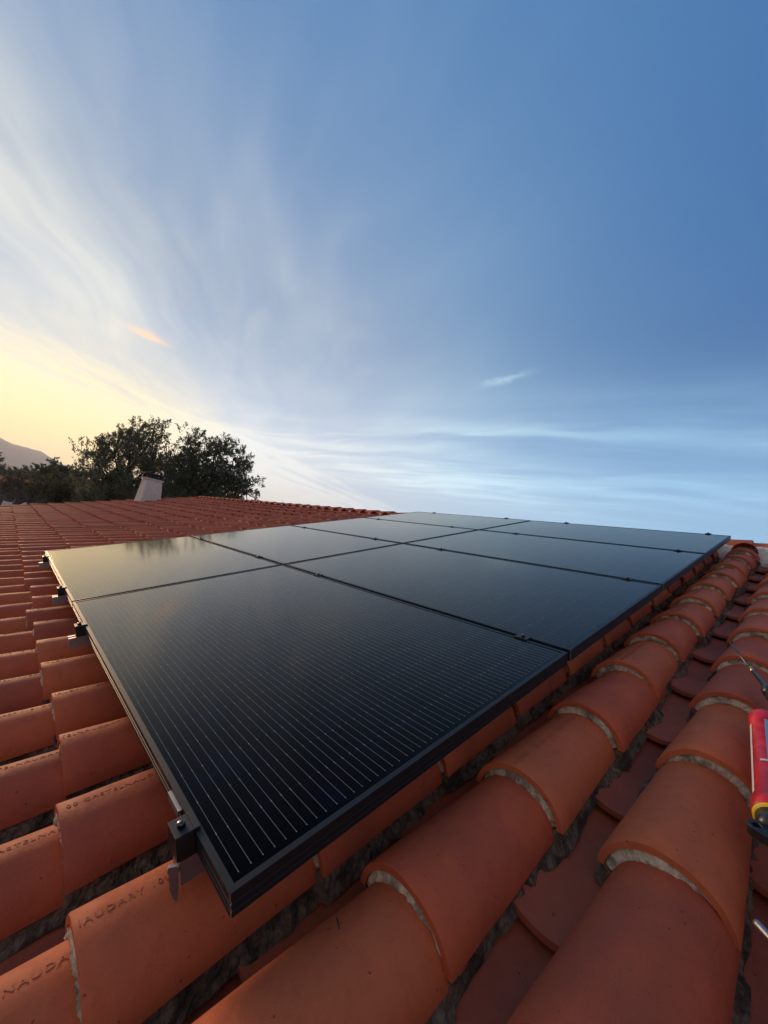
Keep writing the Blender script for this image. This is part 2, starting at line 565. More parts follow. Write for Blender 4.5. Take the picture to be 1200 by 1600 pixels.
skyl = [azel(*q) for q in ((230, 790), (180, 772), (135, 749), (110, 735), (95, 724), (75, 713), (62, 705), (52, 702), (40, 699), (22, 695), (12, 690), (0, 685), (-25, 676))]
hill('mountain', 70, 125, 4200, 6800, [(70, -0.4)] + skyl + [ (96, 5.2), (104, 3.5), (118, 1.0), (125, 0.3)], 3.1, (0.05, 0.055, 0.045))
hill('hills', 60, 125, 1500, 2500, [(60, 0.5), (75, 0.7), (84, 0.9), (88, 1.35), (91.5, 1.8), (98, 2.0), (110, 1.2), (125, 0.6)], 8.4, (0.035, 0.045, 0.022))

# ------------------------------------------------------------------ roof tiles
ROWP = 0.27          # spacing of the rows of cover tiles
ROW0 = 0.085         # crest of the row just right of the panels
EXPO = 0.345         # exposed length of each tile
LIP0 = -0.12
TL = 0.46
W0, W1, HH0, HH1, TH = 0.100, 0.084, 0.082, 0.070, 0.013
CREST = -0.085
BASEZ = CREST - HH0
TILT = -math.atan2(0.022, EXPO)
GABLE_X = -13.15
EAST_X = 3.0
RIDGE_Y = 4.38
ROWK0 = math.ceil((GABLE_X - ROW0) / ROWP)
ROWK1 = int((EAST_X - ROW0) / ROWP)
COURSES = range(-10, 13)


def surf_pt(y, th, inset=0.0):
    t = y / TL
    w = W0 + (W1 - W0) * t - inset; h = HH0 + (HH1 - HH0) * t - inset
    return Vector((w * sin(th) / sin(R_(84)), y, (h * (cos(th) - cos(R_(84))) / (1 - cos(R_(84))))))


def cover_mesh(nt, ny, text=None, toff=0.0, seed=0, tside=-1):
    mb = MB()
    A = R_(84)
    ths = [-A + 2 * A * i / nt for i in range(nt + 1)]
    hi = ny > 3
    ys = [0.0] + ([0.0025] if hi else []) + [TL * (j + 1) / ny for j in range(ny)]
    vs = []; fs = []

    def wob(y, th):
        if not hi: return 0
        return 0.0022 * noise.noise(Vector((th * 1.4, y * 7, seed * 9.7))) + 0.0007 * noise.noise(Vector((th * 8, y * 30, seed * 5)))
    nx = nt + 1
    for j, y in enumerate(ys):
        for th in ths:
            ins = 0.0018 if (hi and j == 0) else 0.0
            p = surf_pt(y, th, ins)
            k = wob(y, th)
            p.x += k * sin(th); p.z += k * cos(th)
            if hi and y < 0.01: p.y += 0.002 * noise.noise(Vector((th * 3, 0, seed * 3 + 1)))
            vs.append(p)
    for j in range(len(ys) - 1):
        for i in range(nt):
            a = j * nx + i
            fs.append((a, a + 1, a + nx + 1, a + nx))
    mb.add(vs, fs, 0, True)
    # thickness: end faces, side rims and the inside, as separate flat-shaded strips
    e0 = [vs[i] for i in range(nx)]
    i0 = [surf_pt(0.0, th, TH) for th in ths]
    mb.add(e0 + i0, [(i + nx, i + nx + 1, i + 1, i) for i in range(nt)], 0, False)
    yl = [0.0, TL]
    inn = [surf_pt(y, th, TH) for y in yl for th in ths]
    mb.add(inn, [(i, i + nx, i + nx + 1, i + 1) for i in range(nt)], 0, True)
    for s in (0, nt):
        o_ = [vs[j * nx + s] for j in range(len(ys))]
        q_ = [surf_pt(y, ths[s], TH) for y in ys]
        L = len(ys)
        f = [(j, j + 1, L + j + 1, L + j) if s else (j, L + j, L + j + 1, j + 1) for j in range(L - 1)]
        mb.add(o_ + q_, f, 0, False)
    if text:
        cu = bpy.data.curves.new('stamp', 'FONT')
        cu.body = text; cu.size = 0.0170; cu.extrude = 0.0; cu.space_character = 1.2
        cu.resolution_u = 2
        to = bpy.data.objects.new('stamp', cu); COL.objects.link(to)
        bpy.context.view_layer.update()
        dg = bpy.context.evaluated_depsgraph_get()
        tm = bpy.data.meshes.new_from_object(to.evaluated_get(dg))
        th_c = R_(4) * tside
        tv = []
        # reads along +Y, tops of the letters towards -X
        keep = []
        for v in tm.vertices:
            yy = toff + v.co.x
            th = th_c - (v.co.y) / 0.098
            p = surf_pt(min(max(yy, 0.0), TL), th)
            k = wob(yy, th) + 0.00075
            tv.append(Vector((p.x + k * sin(th), yy, p.z + k * cos(th))))
            keep.append(0.004 < yy < TL - 0.02)
        tf = [tuple(p.vertices) for p in tm.polygons if all(keep[i] for i in p.vertices)]
        # orient outward
        tf2 = []
        for f in tf:
            a, b_, c = tv[f[0]], tv[f[1]], tv[f[2]]
            tf2.append(f if (b_ - a).cross(c - a).z > 0 else tuple(reversed(f)))
        n0 = len(tv)
        # skirt so that each stroke has a side
        ec = {}
        for f in tf2:
            for i in range(len(f)):
                e = (f[i], f[(i + 1) % len(f)]); ec[e] = ec.get(e, 0) + 1
        low = []
        for v, q in zip(tv, tm.vertices):
            low.append(Vector((v.x * 0.985, v.y, v.z - 0.0016)))
        sk = [(b_, a, a + n0, b_ + n0) for (a, b_) in ec if (b_, a) not in ec]
        mb.add(tv + low, tf2 + sk, 1, False)
        bpy.data.objects.remove(to); bpy.data.curves.remove(cu)
    return mb


M_stamp = tile_material('stamped_terracotta', (0.36, 0.080, 0.037), (0.26, 0.060, 0.034), (0.42, 0.115, 0.048))
TXT = 'CASTELNAUDARY 10L380 118  CASTELNAUDARY'
COVER_HI = [cover_mesh(30, 10, TXT, -0.072, 1, -1).mesh('cover_tile', [M_tile, M_stamp]),
            cover_mesh(30, 10, '00 ' + TXT, 0.012, 2, -1).mesh('cover_tile', [M_tile, M_stamp]),
            cover_mesh(30, 10, TXT, -0.07, 3, -1).mesh('cover_tile', [M_tile, M_stamp]),
            cover_mesh(30, 10, TXT, -0.035, 4, -1).mesh('cover_tile', [M_tile, M_stamp]),
            cover_mesh(30, 10, None, 0, 5).mesh('cover_tile', [M_tile, M_stamp])]
COVER_LO = cover_mesh(10, 2)


def pan_pt(y, th, inset=0.0):
    t = y / TL
    w = 0.086 + 0.014 * t + inset; h = 0.062 + 0.008 * t + inset
    return Vector((w * sin(th) / sin(R_(80)), y, -(h * (cos(th) - cos(R_(80))) / (1 - cos(R_(80))))))


def pan_mesh(nt, ny, seed=0):
    mb = MB(); A = R_(80)
    ths = [-A + 2 * A * i / nt for i in range(nt + 1)]
    ys = [TL * j / ny for j in range(ny + 1)]
    nx = nt + 1
    vs = []
    for y in ys:
        for th in ths:
            p = pan_pt(y, th)
            if ny > 3: p.z += 0.002 * noise.noise(Vector((th * 1.5, y * 6, seed * 7.7)))
            vs.append(p)
    mb.add(vs, [(j * nx + i, j * nx + i + 1, (j + 1) * nx + i + 1, (j + 1) * nx + i) for j in range(ny) for i in range(nt)], 0, True)
    e0 = vs[:nx]; i0 = [pan_pt(0, th, TH) for th in ths]
    mb.add(e0 + i0, [(i, i + nx, i + nx + 1, i + 1) for i in range(nt)], 0, False)
    bt = [pan_pt(y, th, TH) for y in (0, TL) for th in ths]
    mb.add(bt, [(i, i + nx, i + nx + 1, i + 1) for i in range(nt)], 0, True)
    return mb


PAN_HI = [pan_mesh(18, 8, s).mesh('pan_tile', M_pan) for s in (1, 2)]
PAN_LO = pan_mesh(8, 2)
PANZ = -0.206 + 0.062     # rim height of the pan tiles at their lower end

house = empty('house')
tag(house, 'house under the whole red clay canal tile roof that carries the solar panels', 'house')

mbr = MB()
EAVE_Y = LIP0 + EXPO * COURSES[0]
mbr.box(GABLE_X + 0.05, EAST_X - 0.05, EAVE_Y + 0.1, RIDGE_Y, -0.34, -0.262)
# the far slope, mirrored about the ridge in world space
ridge_w = M @ Vector((0, RIDGE_Y, 0))
M2w = Matrix.Translation((0, 2 * ridge_w.y, 0)) @ Matrix.Scale(-1, 4, (0, 1, 0)) @ M    # mirror image of the slope
M2 = Mi @ M2w
mbr.box(GABLE_X + 0.05, EAST_X - 0.05, EAVE_Y + 0.1, RIDGE_Y - 0.012, -0.34, -0.262, T=M2)
roof = mbr.build('roof', M_deck, house, M)

# list of every tile of the near slope
rt = random.Random(11)
tiles = []
for k in range(ROWK0, ROWK1 + 1):
    jrow = {-1: -0.040, -2: -0.027, -3: -0.013, -4: -0.004, -5: -0.02, -6: -0.018, -7: -0.018, -8: -0.034, 0: 0.002, 1: 0.0}.get(k, rt.uniform(-0.02, 0.006))
    for c in COURSES:
        x = ROW0 + ROWP * k + rt.uniform(-0.004, 0.004) + {-1: .018, -2: .016, -3: .011, -4: .007}.get(k, 0)
        y = LIP0 + EXPO * c + jrow + rt.uniform(-0.007, 0.007)
        far = 2.0 if abs(k + 1) > 6 else 1.0
        x += rt.uniform(-0.003, 0.003) * far
        rz_ = R_(rt.uniform(-0.7, 0.7)) * far; tl = TILT + R_(rt.uniform(-0.25, 0.25))
        z = BASEZ + rt.uniform(-0.0015, 0.0015) * far * 1.5 + (0.0 if k > ROWK0 else 0.02)
        tiles.append(['c', k, c, x, y, z, tl, rz_])
        x = ROW0 + ROWP * (k + 0.5) + rt.uniform(-0.004, 0.004)
        y = LIP0 + EXPO * c - 0.15 + jrow + rt.uniform(-0.01, 0.01)
        if c == COURSES[-1] or k == ROWK1: pass
        tiles.append(['p', k, c, x, y, PANZ, TILT, R_(rt.uniform(-0.6, 0.6))])


def tmat(t):
    return Matrix.Translation((t[3], t[4], t[5])) @ Matrix.Rotation(t[7], 4, 'Z') @ Matrix.Rotation(t[6], 4, 'X')


def to_px(p):
    q = p - CAMC
    c = [sum(CAMR[i][j] * q[j] for j in range(3)) for i in range(3)]
    if c[2] < 0.05: return None
    return 600 + FPX * c[0] / c[2], 800 + FPX * c[1] / c[2]


def show(t):
    """rough size in the picture, 0 when outside it or under the panels"""
    s = 0
    for f in (0.03, 0.12, 0.2, 0.3):
        for dxx in ((-0.06, 0.0, 0.07) if t[0] == 'c' else (-0.03, 0, 0.03)):
            p = Vector((t[3] + dxx, t[4] + f, CREST - (0.02 if t[0] == 'c' and dxx else 0) - (0.09 if t[0] == 'p' else 0)))
            # where the sight line crosses the panel plane
            u = (p.z - CAMC.z) / (0 - CAMC.z)
            lam = (0 - CAMC.z) / (p.z - CAMC.z)
            h = CAMC + (p - CAMC) * lam
            if -2 * A_ - G_ < h.x < 0 and 0 < h.y < 4 * B_ + 3 * G_: continue
            q = to_px(p)
            if q and -40 < q[0] < 1240 and -40 < q[1] < 1640:
                dv = CAMC - p
                s += dv.z / dv.length ** 3
    return s


cov = sorted((t for t in tiles if t[0] == 'c'), key=lambda t: -show(t))
pan = sorted((t for t in tiles if t[0] == 'p'), key=lambda t: -show(t) if t[3] > -0.6 or t[4] < 0.2 else 0)
cov_hi = cov[:100]
pan_hi = [t for t in pan[:100] if show(t) > 0]
hi_id = {id(t) for t in cov_hi} | {id(t) for t in pan_hi}
pick = {}
rv = random.Random(5)
for t in cov_hi:
    # the stamped side shows on the tiles left of the panels
    k = rv.randrange(5)
    if t[1] == -1 and t[2] == 0: k = 0
    if t[1] == -1 and t[2] == -1: k = 2
    if t[1] == -2 and t[2] == 0: k = 1
    if t[1] == -2 and t[2] == -1: k = 3
    if t[1] == -3 and t[2] == 0: k = 3
    if t[1] == -3 and t[2] == -1: k = 0
    if t[1] >= 0: k = 4 if rv.random() < 0.85 else k
    mesh_obj('cover_tile', COVER_HI[k], roof, tmat(t))
for t in pan_hi:
    mesh_obj('pan_tile', PAN_HI[rv.randrange(2)], roof, tmat(t))

for kind, lo, nm, mm in (('c', COVER_LO, 'cover_tile', M_tile), ('p', PAN_LO, 'pan_tile', M_pan)):
    mb = MB()
    for t in tiles:
        if t[0] == kind and id(t) not in hi_id:
            mb.add(lo.v, lo.f, 0, True, tmat(t)); mb.rnd += [rt.random()] * len(lo.v)
    for k in range(ROWK0, ROWK1 + 1):
        for c in COURSES:
            t = [kind, k, c, ROW0 + ROWP * (k + (0 if kind == 'c' else 0.5)), LIP0 + EXPO * c + rt.uniform(-.006, .006) - (0.15 if kind == 'p' else 0),
                 BASEZ if kind == 'c' else PANZ, TILT, R_(rt.uniform(-.6, .6))]
            if kind == 'c' or c < COURSES[-1]:
                mb.add(lo.v, [tuple(reversed(f)) for f in lo.f], 0, True, M2 @ tmat(t)); mb.rnd += [rt.random()] * len(lo.v)
    o = mb.build(nm, mm, roof)
    o['kind'] = 'stuff'
    o['label'] = 'all the smaller, farther ' + ('cover tiles' if kind == 'c' else 'pan tiles') + ' of the roof'
    for p in o.data.polygons: pass

# mortar: pale crescents under the tile lips, dark lichen-covered strips along the cover edges
mb = MB()
rm = random.Random(3)


def nz(p, s, seed=0.0):
    return noise.noise(Vector((p[0] * s, p[1] * s + seed, p[2] * s - seed)))


# (stuff) near crescents
mc = MB()
for t in tiles:
    if t[0] != 'c' or t[2] == COURSES[0]: continue
    sh = show(t)
    if sh <= 0.0: continue
    dist = (Vector(t[3:6]) - CAMC).length
    if dist > 7: continue
    n = 90 if dist < 1.6 else (36 if dist < 3 else 12)
    T = tmat(t)
    vs = []
    A = R_(82)
    full = rm.uniform(0.3, 1.0)
    for i in range(n + 1):
        th = -A + 2 * A * i / n
        q = surf_pt(0.0, th, TH + 0.0004)
        w = T @ q
        s1_ = nz(w, 60, t[3]); s2_ = nz(w, 220, t[4])
        jut = 0.003 - 0.010 * (0.5 + 0.5 * nz(w, 16, 3.0)) + 0.0035 * s1_ + 0.0030 * s2_
        # top under the lip, belly, foot on the tile below
        n_in = Vector((sin(th), 0, cos(th)))
        for j, (dn, dy) in enumerate(((0.0, 0.006), (0.001, 0.002 + (-jut)), (0.006, 0.0005 - jut + 0.003 * s2_), (0.011, -0.001 - jut + 0.004 * nz(w, 130, 6.0)), (0.016, -0.0035 - jut + 0.0035 * s1_), (0.024, 0.004))):
            vs.append(T @ (q - n_in * dn + Vector((0, dy, 0))) )
    m_ = 6
    fs = [(i * m_ + j, i * m_ + j + 1, (i + 1) * m_ + j + 1, (i + 1) * m_ + j) for i in range(n) for j in range(m_ - 1)]
    mc.add(vs, fs, 0, True)
o = mc.build('lip_mortar', M_lipm, roof); o['kind'] = 'stuff'; o['label'] = 'pale crumbly mortar crescents under the tile lips'

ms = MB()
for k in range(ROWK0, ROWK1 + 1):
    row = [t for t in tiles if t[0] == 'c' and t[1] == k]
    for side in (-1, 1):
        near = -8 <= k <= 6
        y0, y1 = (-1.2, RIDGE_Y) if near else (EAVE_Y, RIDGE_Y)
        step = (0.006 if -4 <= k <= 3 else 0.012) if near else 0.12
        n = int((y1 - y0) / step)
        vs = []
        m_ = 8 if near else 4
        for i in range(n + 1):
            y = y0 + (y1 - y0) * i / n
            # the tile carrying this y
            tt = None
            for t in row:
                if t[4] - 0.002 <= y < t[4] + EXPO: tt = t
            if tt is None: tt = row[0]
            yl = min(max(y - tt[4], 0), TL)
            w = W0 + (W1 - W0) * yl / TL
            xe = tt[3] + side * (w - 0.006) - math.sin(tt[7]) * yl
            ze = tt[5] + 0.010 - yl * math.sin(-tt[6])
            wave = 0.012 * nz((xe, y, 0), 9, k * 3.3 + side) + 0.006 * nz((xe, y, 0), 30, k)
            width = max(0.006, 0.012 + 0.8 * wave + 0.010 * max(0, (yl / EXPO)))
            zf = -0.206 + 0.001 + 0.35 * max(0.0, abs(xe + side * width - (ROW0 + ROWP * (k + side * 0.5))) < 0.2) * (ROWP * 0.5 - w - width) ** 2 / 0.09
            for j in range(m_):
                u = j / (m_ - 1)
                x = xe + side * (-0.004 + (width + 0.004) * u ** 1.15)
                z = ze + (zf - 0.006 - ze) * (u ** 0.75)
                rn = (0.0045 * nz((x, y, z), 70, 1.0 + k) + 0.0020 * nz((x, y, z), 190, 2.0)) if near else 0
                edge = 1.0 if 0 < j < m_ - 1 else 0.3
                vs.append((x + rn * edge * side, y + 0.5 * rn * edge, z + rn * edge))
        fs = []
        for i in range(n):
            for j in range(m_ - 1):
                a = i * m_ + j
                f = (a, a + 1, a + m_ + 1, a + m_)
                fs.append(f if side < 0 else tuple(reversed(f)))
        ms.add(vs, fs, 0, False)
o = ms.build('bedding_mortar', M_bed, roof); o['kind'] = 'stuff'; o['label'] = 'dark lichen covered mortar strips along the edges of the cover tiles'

# ridge: cap tiles along X with whitish mortar below
capm = MB()
nt = 16
A = R_(95)
vs = []
CL, CW, CH = 0.44, 0.105, 0.075
for j, xx in enumerate((0.0, 0.004, 0.2, CL)):
    for i in range(nt + 1):
        th = -A + 2 * A * i / nt
        w = CW * (1.0 - 0.12 * xx / CL) - (0.002 if j == 0 else 0)
        h = CH * (1.0 - 0.12 * xx / CL) - (0.002 if j == 0 else 0)
        vs.append((-xx, w * sin(th), h * cos(th)))
nx = nt + 1
capm.add(vs, [(j * nx + i, (j + 1) * nx + i, (j + 1) * nx + i + 1, j * nx + i + 1) for j in range(3) for i in range(nt)], 0, True)
e0 = vs[:nx]; i0 = [(0, y * 0.86, z * 0.83) for (_, y, z) in e0]
capm.add(e0 + i0, [(i, i + 1, i + nx + 1, i + nx) for i in range(nt)], 0, False)
cap_me = capm.mesh('ridge_tile', M_ridge)
x = EAST_X
ridge_loc = Vector((0, RIDGE_Y, 0))
kz = -0.128
Rinv = Matrix.Rotation(-PITCH, 4, 'X')
ncap = 0
while x > GABLE_X:
    T = Matrix.Translation((x, RIDGE_Y + rt.uniform(-.003, .003), kz + rt.uniform(-.002, .002))) @ Rinv @ Matrix.Rotation(R_(-2.0), 4, 'Y')
    mesh_obj('ridge_tile', cap_me, roof, T)
    x -= 0.36
    ncap += 1
mr = MB()
vs = []
n = int((EAST_X - GABLE_X) / 0.025)
prof = [(-0.19, -0.19), (-0.165, -0.085), (-0.125, -0.035), (-0.105, -0.002), (-0.09, 0.015), (0.09, 0.015), (0.105, -0.002), (0.125, -0.035), (0.165, -0.085), (0.19, -0.19)]
for i in range(n + 1):
    xx = GABLE_X + (EAST_X - GABLE_X) * i / n
    for (a, b_) in prof:
        q = nz((xx, a, b_), 12, 5.0) * 0.012 + nz((xx, a, b_), 45, 2.0) * 0.006
        p = Rinv @ Vector((0, a + (q if abs(a) > 0.1 else 0), b_ + q * 0.6))
        vs.append((xx, RIDGE_Y + p.y, kz + p.z))
m_ = len(prof)
mr.add(vs, [(i * m_ + j, (i + 1) * m_ + j, (i + 1) * m_ + j + 1, i * m_ + j + 1) for i in range(n) for j in range(m_ - 1)], 0, True)
mr.build('ridge_mortar', M_rmort, roof)

# walls under the roof
mw = MB()
yn = (M @ Vector((0, EAVE_Y + 0.35, -0.34))); yr = (M @ Vector((0, RIDGE_Y, -0.345)))
yf = 2 * ridge_w.y - yn.y
for xg in (GABLE_X + 0.12, EAST_X - 0.37):
    pts = [(yn.y, 0), (yf, 0), (yf, yn.z), (yr.y, yr.z - 0.01), (yn.y, yn.z)]
    vs = [(xg, a, b_) for a, b_ in pts] + [(xg + 0.25, a, b_) for a, b_ in pts]
    mw.add(vs, [(4, 3, 2, 1, 0), (5, 6, 7, 8, 9)] + [(i, (i + 1) % 5, (i + 1) % 5 + 5, i + 5) for i in range(5)])
mw.box(GABLE_X + 0.37, EAST_X - 0.37, yn.y, yn.y + 0.25, 0, yn.z)
mw.box(GABLE_X + 0.37, EAST_X - 0.37, yf - 0.25, yf, 0, yn.z)
mw.build('wall', M_wall, house)

# ------------------------------------------------------------------ chimney
CHX, CHY = -12.80, 2.78
bw = M @ Vector((CHX, CHY, -0.15))
CS = 0.74
ch = empty('chimney', Matrix.Translation(bw) @ Matrix.Rotation(R_(8), 4, 'Z') @ Matrix.Diagonal((0.63, 0.63, CS, 1)))
tag(ch, 'squat tapered whitewashed chimney with a blackened cowl by the far roof edge', 'chimney')
M_white = mortar_material('white_render', (0.60, 0.50, 0.39), (0.72, 0.61, 0.49), (0.36, 0.28, 0.21), 0.5)
mb = MB()
h_ = 0.86
a0, a1 = 0.43, 0.33
vs = [(sx * a0 * 0.9, sy * a0, -0.45) for sx, sy in ((-1, -1), (1, -1), (1, 1), (-1, 1))]
vs = [(x * 1.12, y * 1.12, z) for x, y, z in vs]
vs += [(sx * a1 * 0.9, sy * a1, h_) for sx, sy in ((-1, -1), (1, -1), (1, 1), (-1, 1))]
mb.add(vs, [(3, 2, 1, 0), (4, 5, 6, 7), (0, 1, 5, 4), (1, 2, 6, 5), (2, 3, 7, 6), (3, 0, 4, 7)])
o = mb.build('stack', M_white, ch); bevel(o, 0.03, 3)
mb = MB(); mb.box(-0.34, 0.34, -0.375, 0.375, h_ + 0.002, h_ + 0.055)
o = mb.build('collar', M_white, ch); bevel(o, 0.012, 2)
M_soot = simple('sooty_metal', (0.035, 0.033, 0.032), 0.7, 0.2, 0.002, 40, 0.4)
mb = MB()
for sx, sy in ((-1, -1), (1, -1), (1, 1), (-1, 1)):
    mb.box(sx * 0.25 - 0.05, sx * 0.25 + 0.05, sy * 0.29 - 0.05, sy * 0.29 + 0.05, h_ + 0.057, h_ + 0.20)
mb.box(-0.22, 0.22, -0.27, 0.27, h_ + 0.057, h_ + 0.17)
mb.box(-0.30, 0.30, -0.34, -0.30, h_ + 0.057, h_ + 0.10); mb.box(-0.30, 0.30, 0.30, 0.34, h_ + 0.057, h_ + 0.10)
mb.build('cowl_supports', M_soot, ch)
mb = MB(); mb.box(-0.40, 0.40, -0.48, 0.48, h_ + 0.202, h_ + 0.262)
o = mb.build('cowl_slab', M_soot, ch, Matrix.Rotation(R_(1.5), 4, 'X')); bevel(o, 0.01, 2)

# smoke drifting off the chimney
mb = MB()
bm = bmesh.new(); bmesh.ops.create_icosphere(bm, subdivisions=4, radius=1)
sv = [v.co.copy() for v in bm.verts]; sf = [tuple(v.index for v in f.verts) for f in bm.faces]; bm.free()
top = bw + Vector((0, 0, (h_ + 0.15) * CS))
drift = Vector((0.25, 1.9, 0.45))
vs = []
for v in sv:
    t = (v.x + 1) / 2
    r = 0.10 + 0.42 * t
    w = 1 + 0.35 * noise.noise(v * 2.0)
    c = top + drift * t + Vector((0, 0, 0.12 * sin(t * 6)))
    vs.append(c + Vector((v.y * r * w * 0.9, 0, v.z * r * w)))
mb.add(vs, sf, 0, True)
m = bpy.data.materials.new('thin_smoke'); m.use_nodes = True
N = NT(m.node_tree); m.node_tree.nodes.clear()
tcn = N.n('ShaderNodeTexCoord').outputs['Object']
gen = N.v('SUBTRACT', N.n('ShaderNodeTexCoord').outputs['Generated'], (0.5, 0.5, 0.5))
fall = N.sm(N.v('LENGTH', gen, out=1), 0.50, 0.12)
den = N.m('MULTIPLY', N.m('MULTIPLY', N.sm(N.noise(tcn, 2.4, 5, 0.6, 0.8), 0.38, 0.70), fall), 1.0)
pv = N.n('ShaderNodeVolumePrincipled'); pv.inputs['Color'].default_value = (0.72, 0.80, 0.92, 1)
N.set(pv.inputs['Density'], den)
ou = N.n('ShaderNodeOutputMaterial'); m.node_tree.links.new(pv.outputs[0], ou.inputs['Volume'])
tag(mb.build('smoke', m), 'thin bluish smoke drifting right from the chimney cowl', 'smoke', kind='stuff')

# ------------------------------------------------------------------ solar panels
FD = 0.035
FW = 0.0105


def make_frame():
    prof = [(0.0, -0.0006), (0.0006, 0.0), (FW, 0.0), (FW, -0.003), (0.0025, -0.004), (0.0025, -FD + 0.002), (0.028, -FD + 0.002), (0.028, -FD),
            (0.0, -FD), (0.0, -0.0275), (0.0014, -0.0268), (0.0014, -0.0232), (0.0, -0.0225), (0.0, -0.0165), (0.0014, -0.0158), (0.0014, -0.0122), (0.0, -0.0115), (0.0, -0.0006)]
    a, b_ = A_ / 2, B_ / 2
    cc = 0.0012
    vs = []
    for d, z in prof[:-1]:
        c_ = cc if d < 0.003 and z < 0 else 0.00001
        for sx, sy, order in ((1, -1, 0), (1, 1, 1), (-1, 1, 0), (-1, -1, 1)):
            p1 = (sx * (a - d - c_), sy * (b_ - d)); p2 = (sx * (a - d), sy * (b_ - d - c_))
            pp = (p1, p2) if order == 0 else (p2, p1)
            for p in pp: vs.append((p[0], p[1], z))
    n = len(prof) - 1
    mb = MB()
    for i in range(n):
        j = (i + 1) % n
        for k in range(8):
            k2 = (k + 1) % 8
            f = (i * 8 + k, j * 8 + k, j * 8 + k2, i * 8 + k2)
            corner = (k % 2 == 0)
            side = prof[i][0] < 0.003 and prof[j % n][0] < 0.003 and prof[i][1] < 0 and i >= 8
            mb.f.append(f); mb.mi.append(1 if (corner and side) else 0); mb.sm.append(False)
    mb.v = vs
    me = mb.mesh('frame', [M_frame, M_alu])
    bm = bmesh.new(); bm.from_mesh(me); bmesh.ops.recalc_face_normals(bm, faces=bm.faces); bm.to_mesh(me); bm.free()
    return me


frame_me = make_frame()
mb = MB(); mb.box(-A_ / 2 + 0.004, A_ / 2 - 0.004, -B_ / 2 + 0.004, B_ / 2 - 0.004, -0.0078, -0.0012 - 0.0022)
# glass face sits just under the flange; the visible face is a sheet inside the flange
mb2 = MB()
x_, y_ = A_ / 2 - FW - 0.0002, B_ / 2 - FW - 0.0002
mb2.box(-x_, x_, -y_, y_, -0.0078, -0.0016)
glass_me = mb2.mesh('glass', M_glass)
mb3 = MB()
mb3.box(-0.10, -0.02, B_ / 2 - 0.30, B_ / 2 - 0.20, -0.024, -0.0082); 
mb3.box(0.02, 0.10, B_ / 2 - 0.30, B_ / 2 - 0.20, -0.024, -0.0082)
jb_me = mb3.mesh('junction_box', M_black)
ROWN = ['lowest row nearest the viewer', 'second row up', 'third row up', 'top row against the ridge']
PANELL = {
    (0, 0): 'large front black solar panel with its corner jutting towards the viewer',
    (0, 1): 'black solar panel at the left end of the lowest row, mirroring the golden sky',
    (1, 0): 'black solar panel directly behind the large front panel, right column second row',
    (1, 1): 'black solar panel of the left column, second row up the slope',
    (2, 0): 'black solar panel of the right column, third row up the slope',
    (2, 1): 'black solar panel of the left column, third row up the slope',
    (3, 0): 'topmost right black solar panel whose corner meets the orange ridge tiles',
    (3, 1): 'topmost left black solar panel, farthest from the viewer',
}
for r in range(4):
    for c in range(2):
        cx_ = -A_ / 2 - c * (A_ + G_)
        cy_ = B_ / 2 + r * (B_ + G_)
        jr = random.Random(r * 7 + c)
        e = empty('solar_panel', M @ Matrix.Translation((cx_, cy_, 0)) @ Matrix.Rotation(jr.uniform(-.0009, .0009), 4, 'X') @ Matrix.Rotation(jr.uniform(-.0006, .0006), 4, 'Y'))
        tag(e, PANELL[(r, c)], 'solar panel', 'black solar panels laid out on the tiled roof')
        mesh_obj('frame', frame_me, e); mesh_obj('glass', glass_me, e); mesh_obj('junction_box', jb_me, e)

# rails
RAILX = [-0.150, -1.345, -2.055, -3.175]
RN = ['rightmost', 'second from right', 'third from right', 'leftmost']
mb = MB()
y0, y1 = -0.050, 4 * B_ + 3 * G_ + 0.06
rp = [(-0.019, -0.002), (-0.019, -0.040), (0.019, -0.040), (0.019, -0.002), (0.006, -0.002), (0.006, -0.012), (-0.006, -0.012), (-0.006, -0.002)]
vs = [(x, y0, z) for x, z in rp] + [(x, y1, z) for x, z in rp]
n = len(rp)
mb.add(vs, [(i, (i + 1) % n, (i + 1) % n + n, i + n) for i in range(n)] + [tuple(reversed(range(n))), tuple(range(n, 2 * n))])
rail_me = mb.mesh('rail_profile', M_alu)
bm = bmesh.new(); bm.from_mesh(rail_me); bmesh.ops.recalc_face_normals(bm, faces=bm.faces); bm.to_mesh(rail_me); bm.free()
rail_me_short = rail_me.copy()
for v in rail_me_short.vertices:
    if v.co.y < 0: v.co.y = -0.024
mb = MB(); mb.box(-0.021, 0.021, -0.004, 0.0, -0.042, -0.001); ecap_me = mb.mesh('end_cap', M_alu)
mbh = MB(); mbh.box(-0.016, 0.016, -0.003, 0.003, -0.075, -0.0405); mbh.box(-0.016, 0.016, 0.0032, 0.05, -0.077, -0.071)
hook_me = mbh.mesh('roof_hook', M_alu)
for i, rx_ in enumerate(RAILX):
    e = empty('mounting_rail', M @ Matrix.Translation((rx_, 0, -FD)))
    tag(e, f'{RN[i]} aluminium mounting rail under the panels, its end showing below the clamp', 'rail', 'aluminium rails under the solar panels')
    mesh_obj('rail_profile', rail_me if i else rail_me_short, e)
    for yy in (0.16, 1.2, 2.3, 3.35, 4.1):
        mesh_obj('roof_hook', hook_me, e, Matrix.Translation((0, yy, 0)))

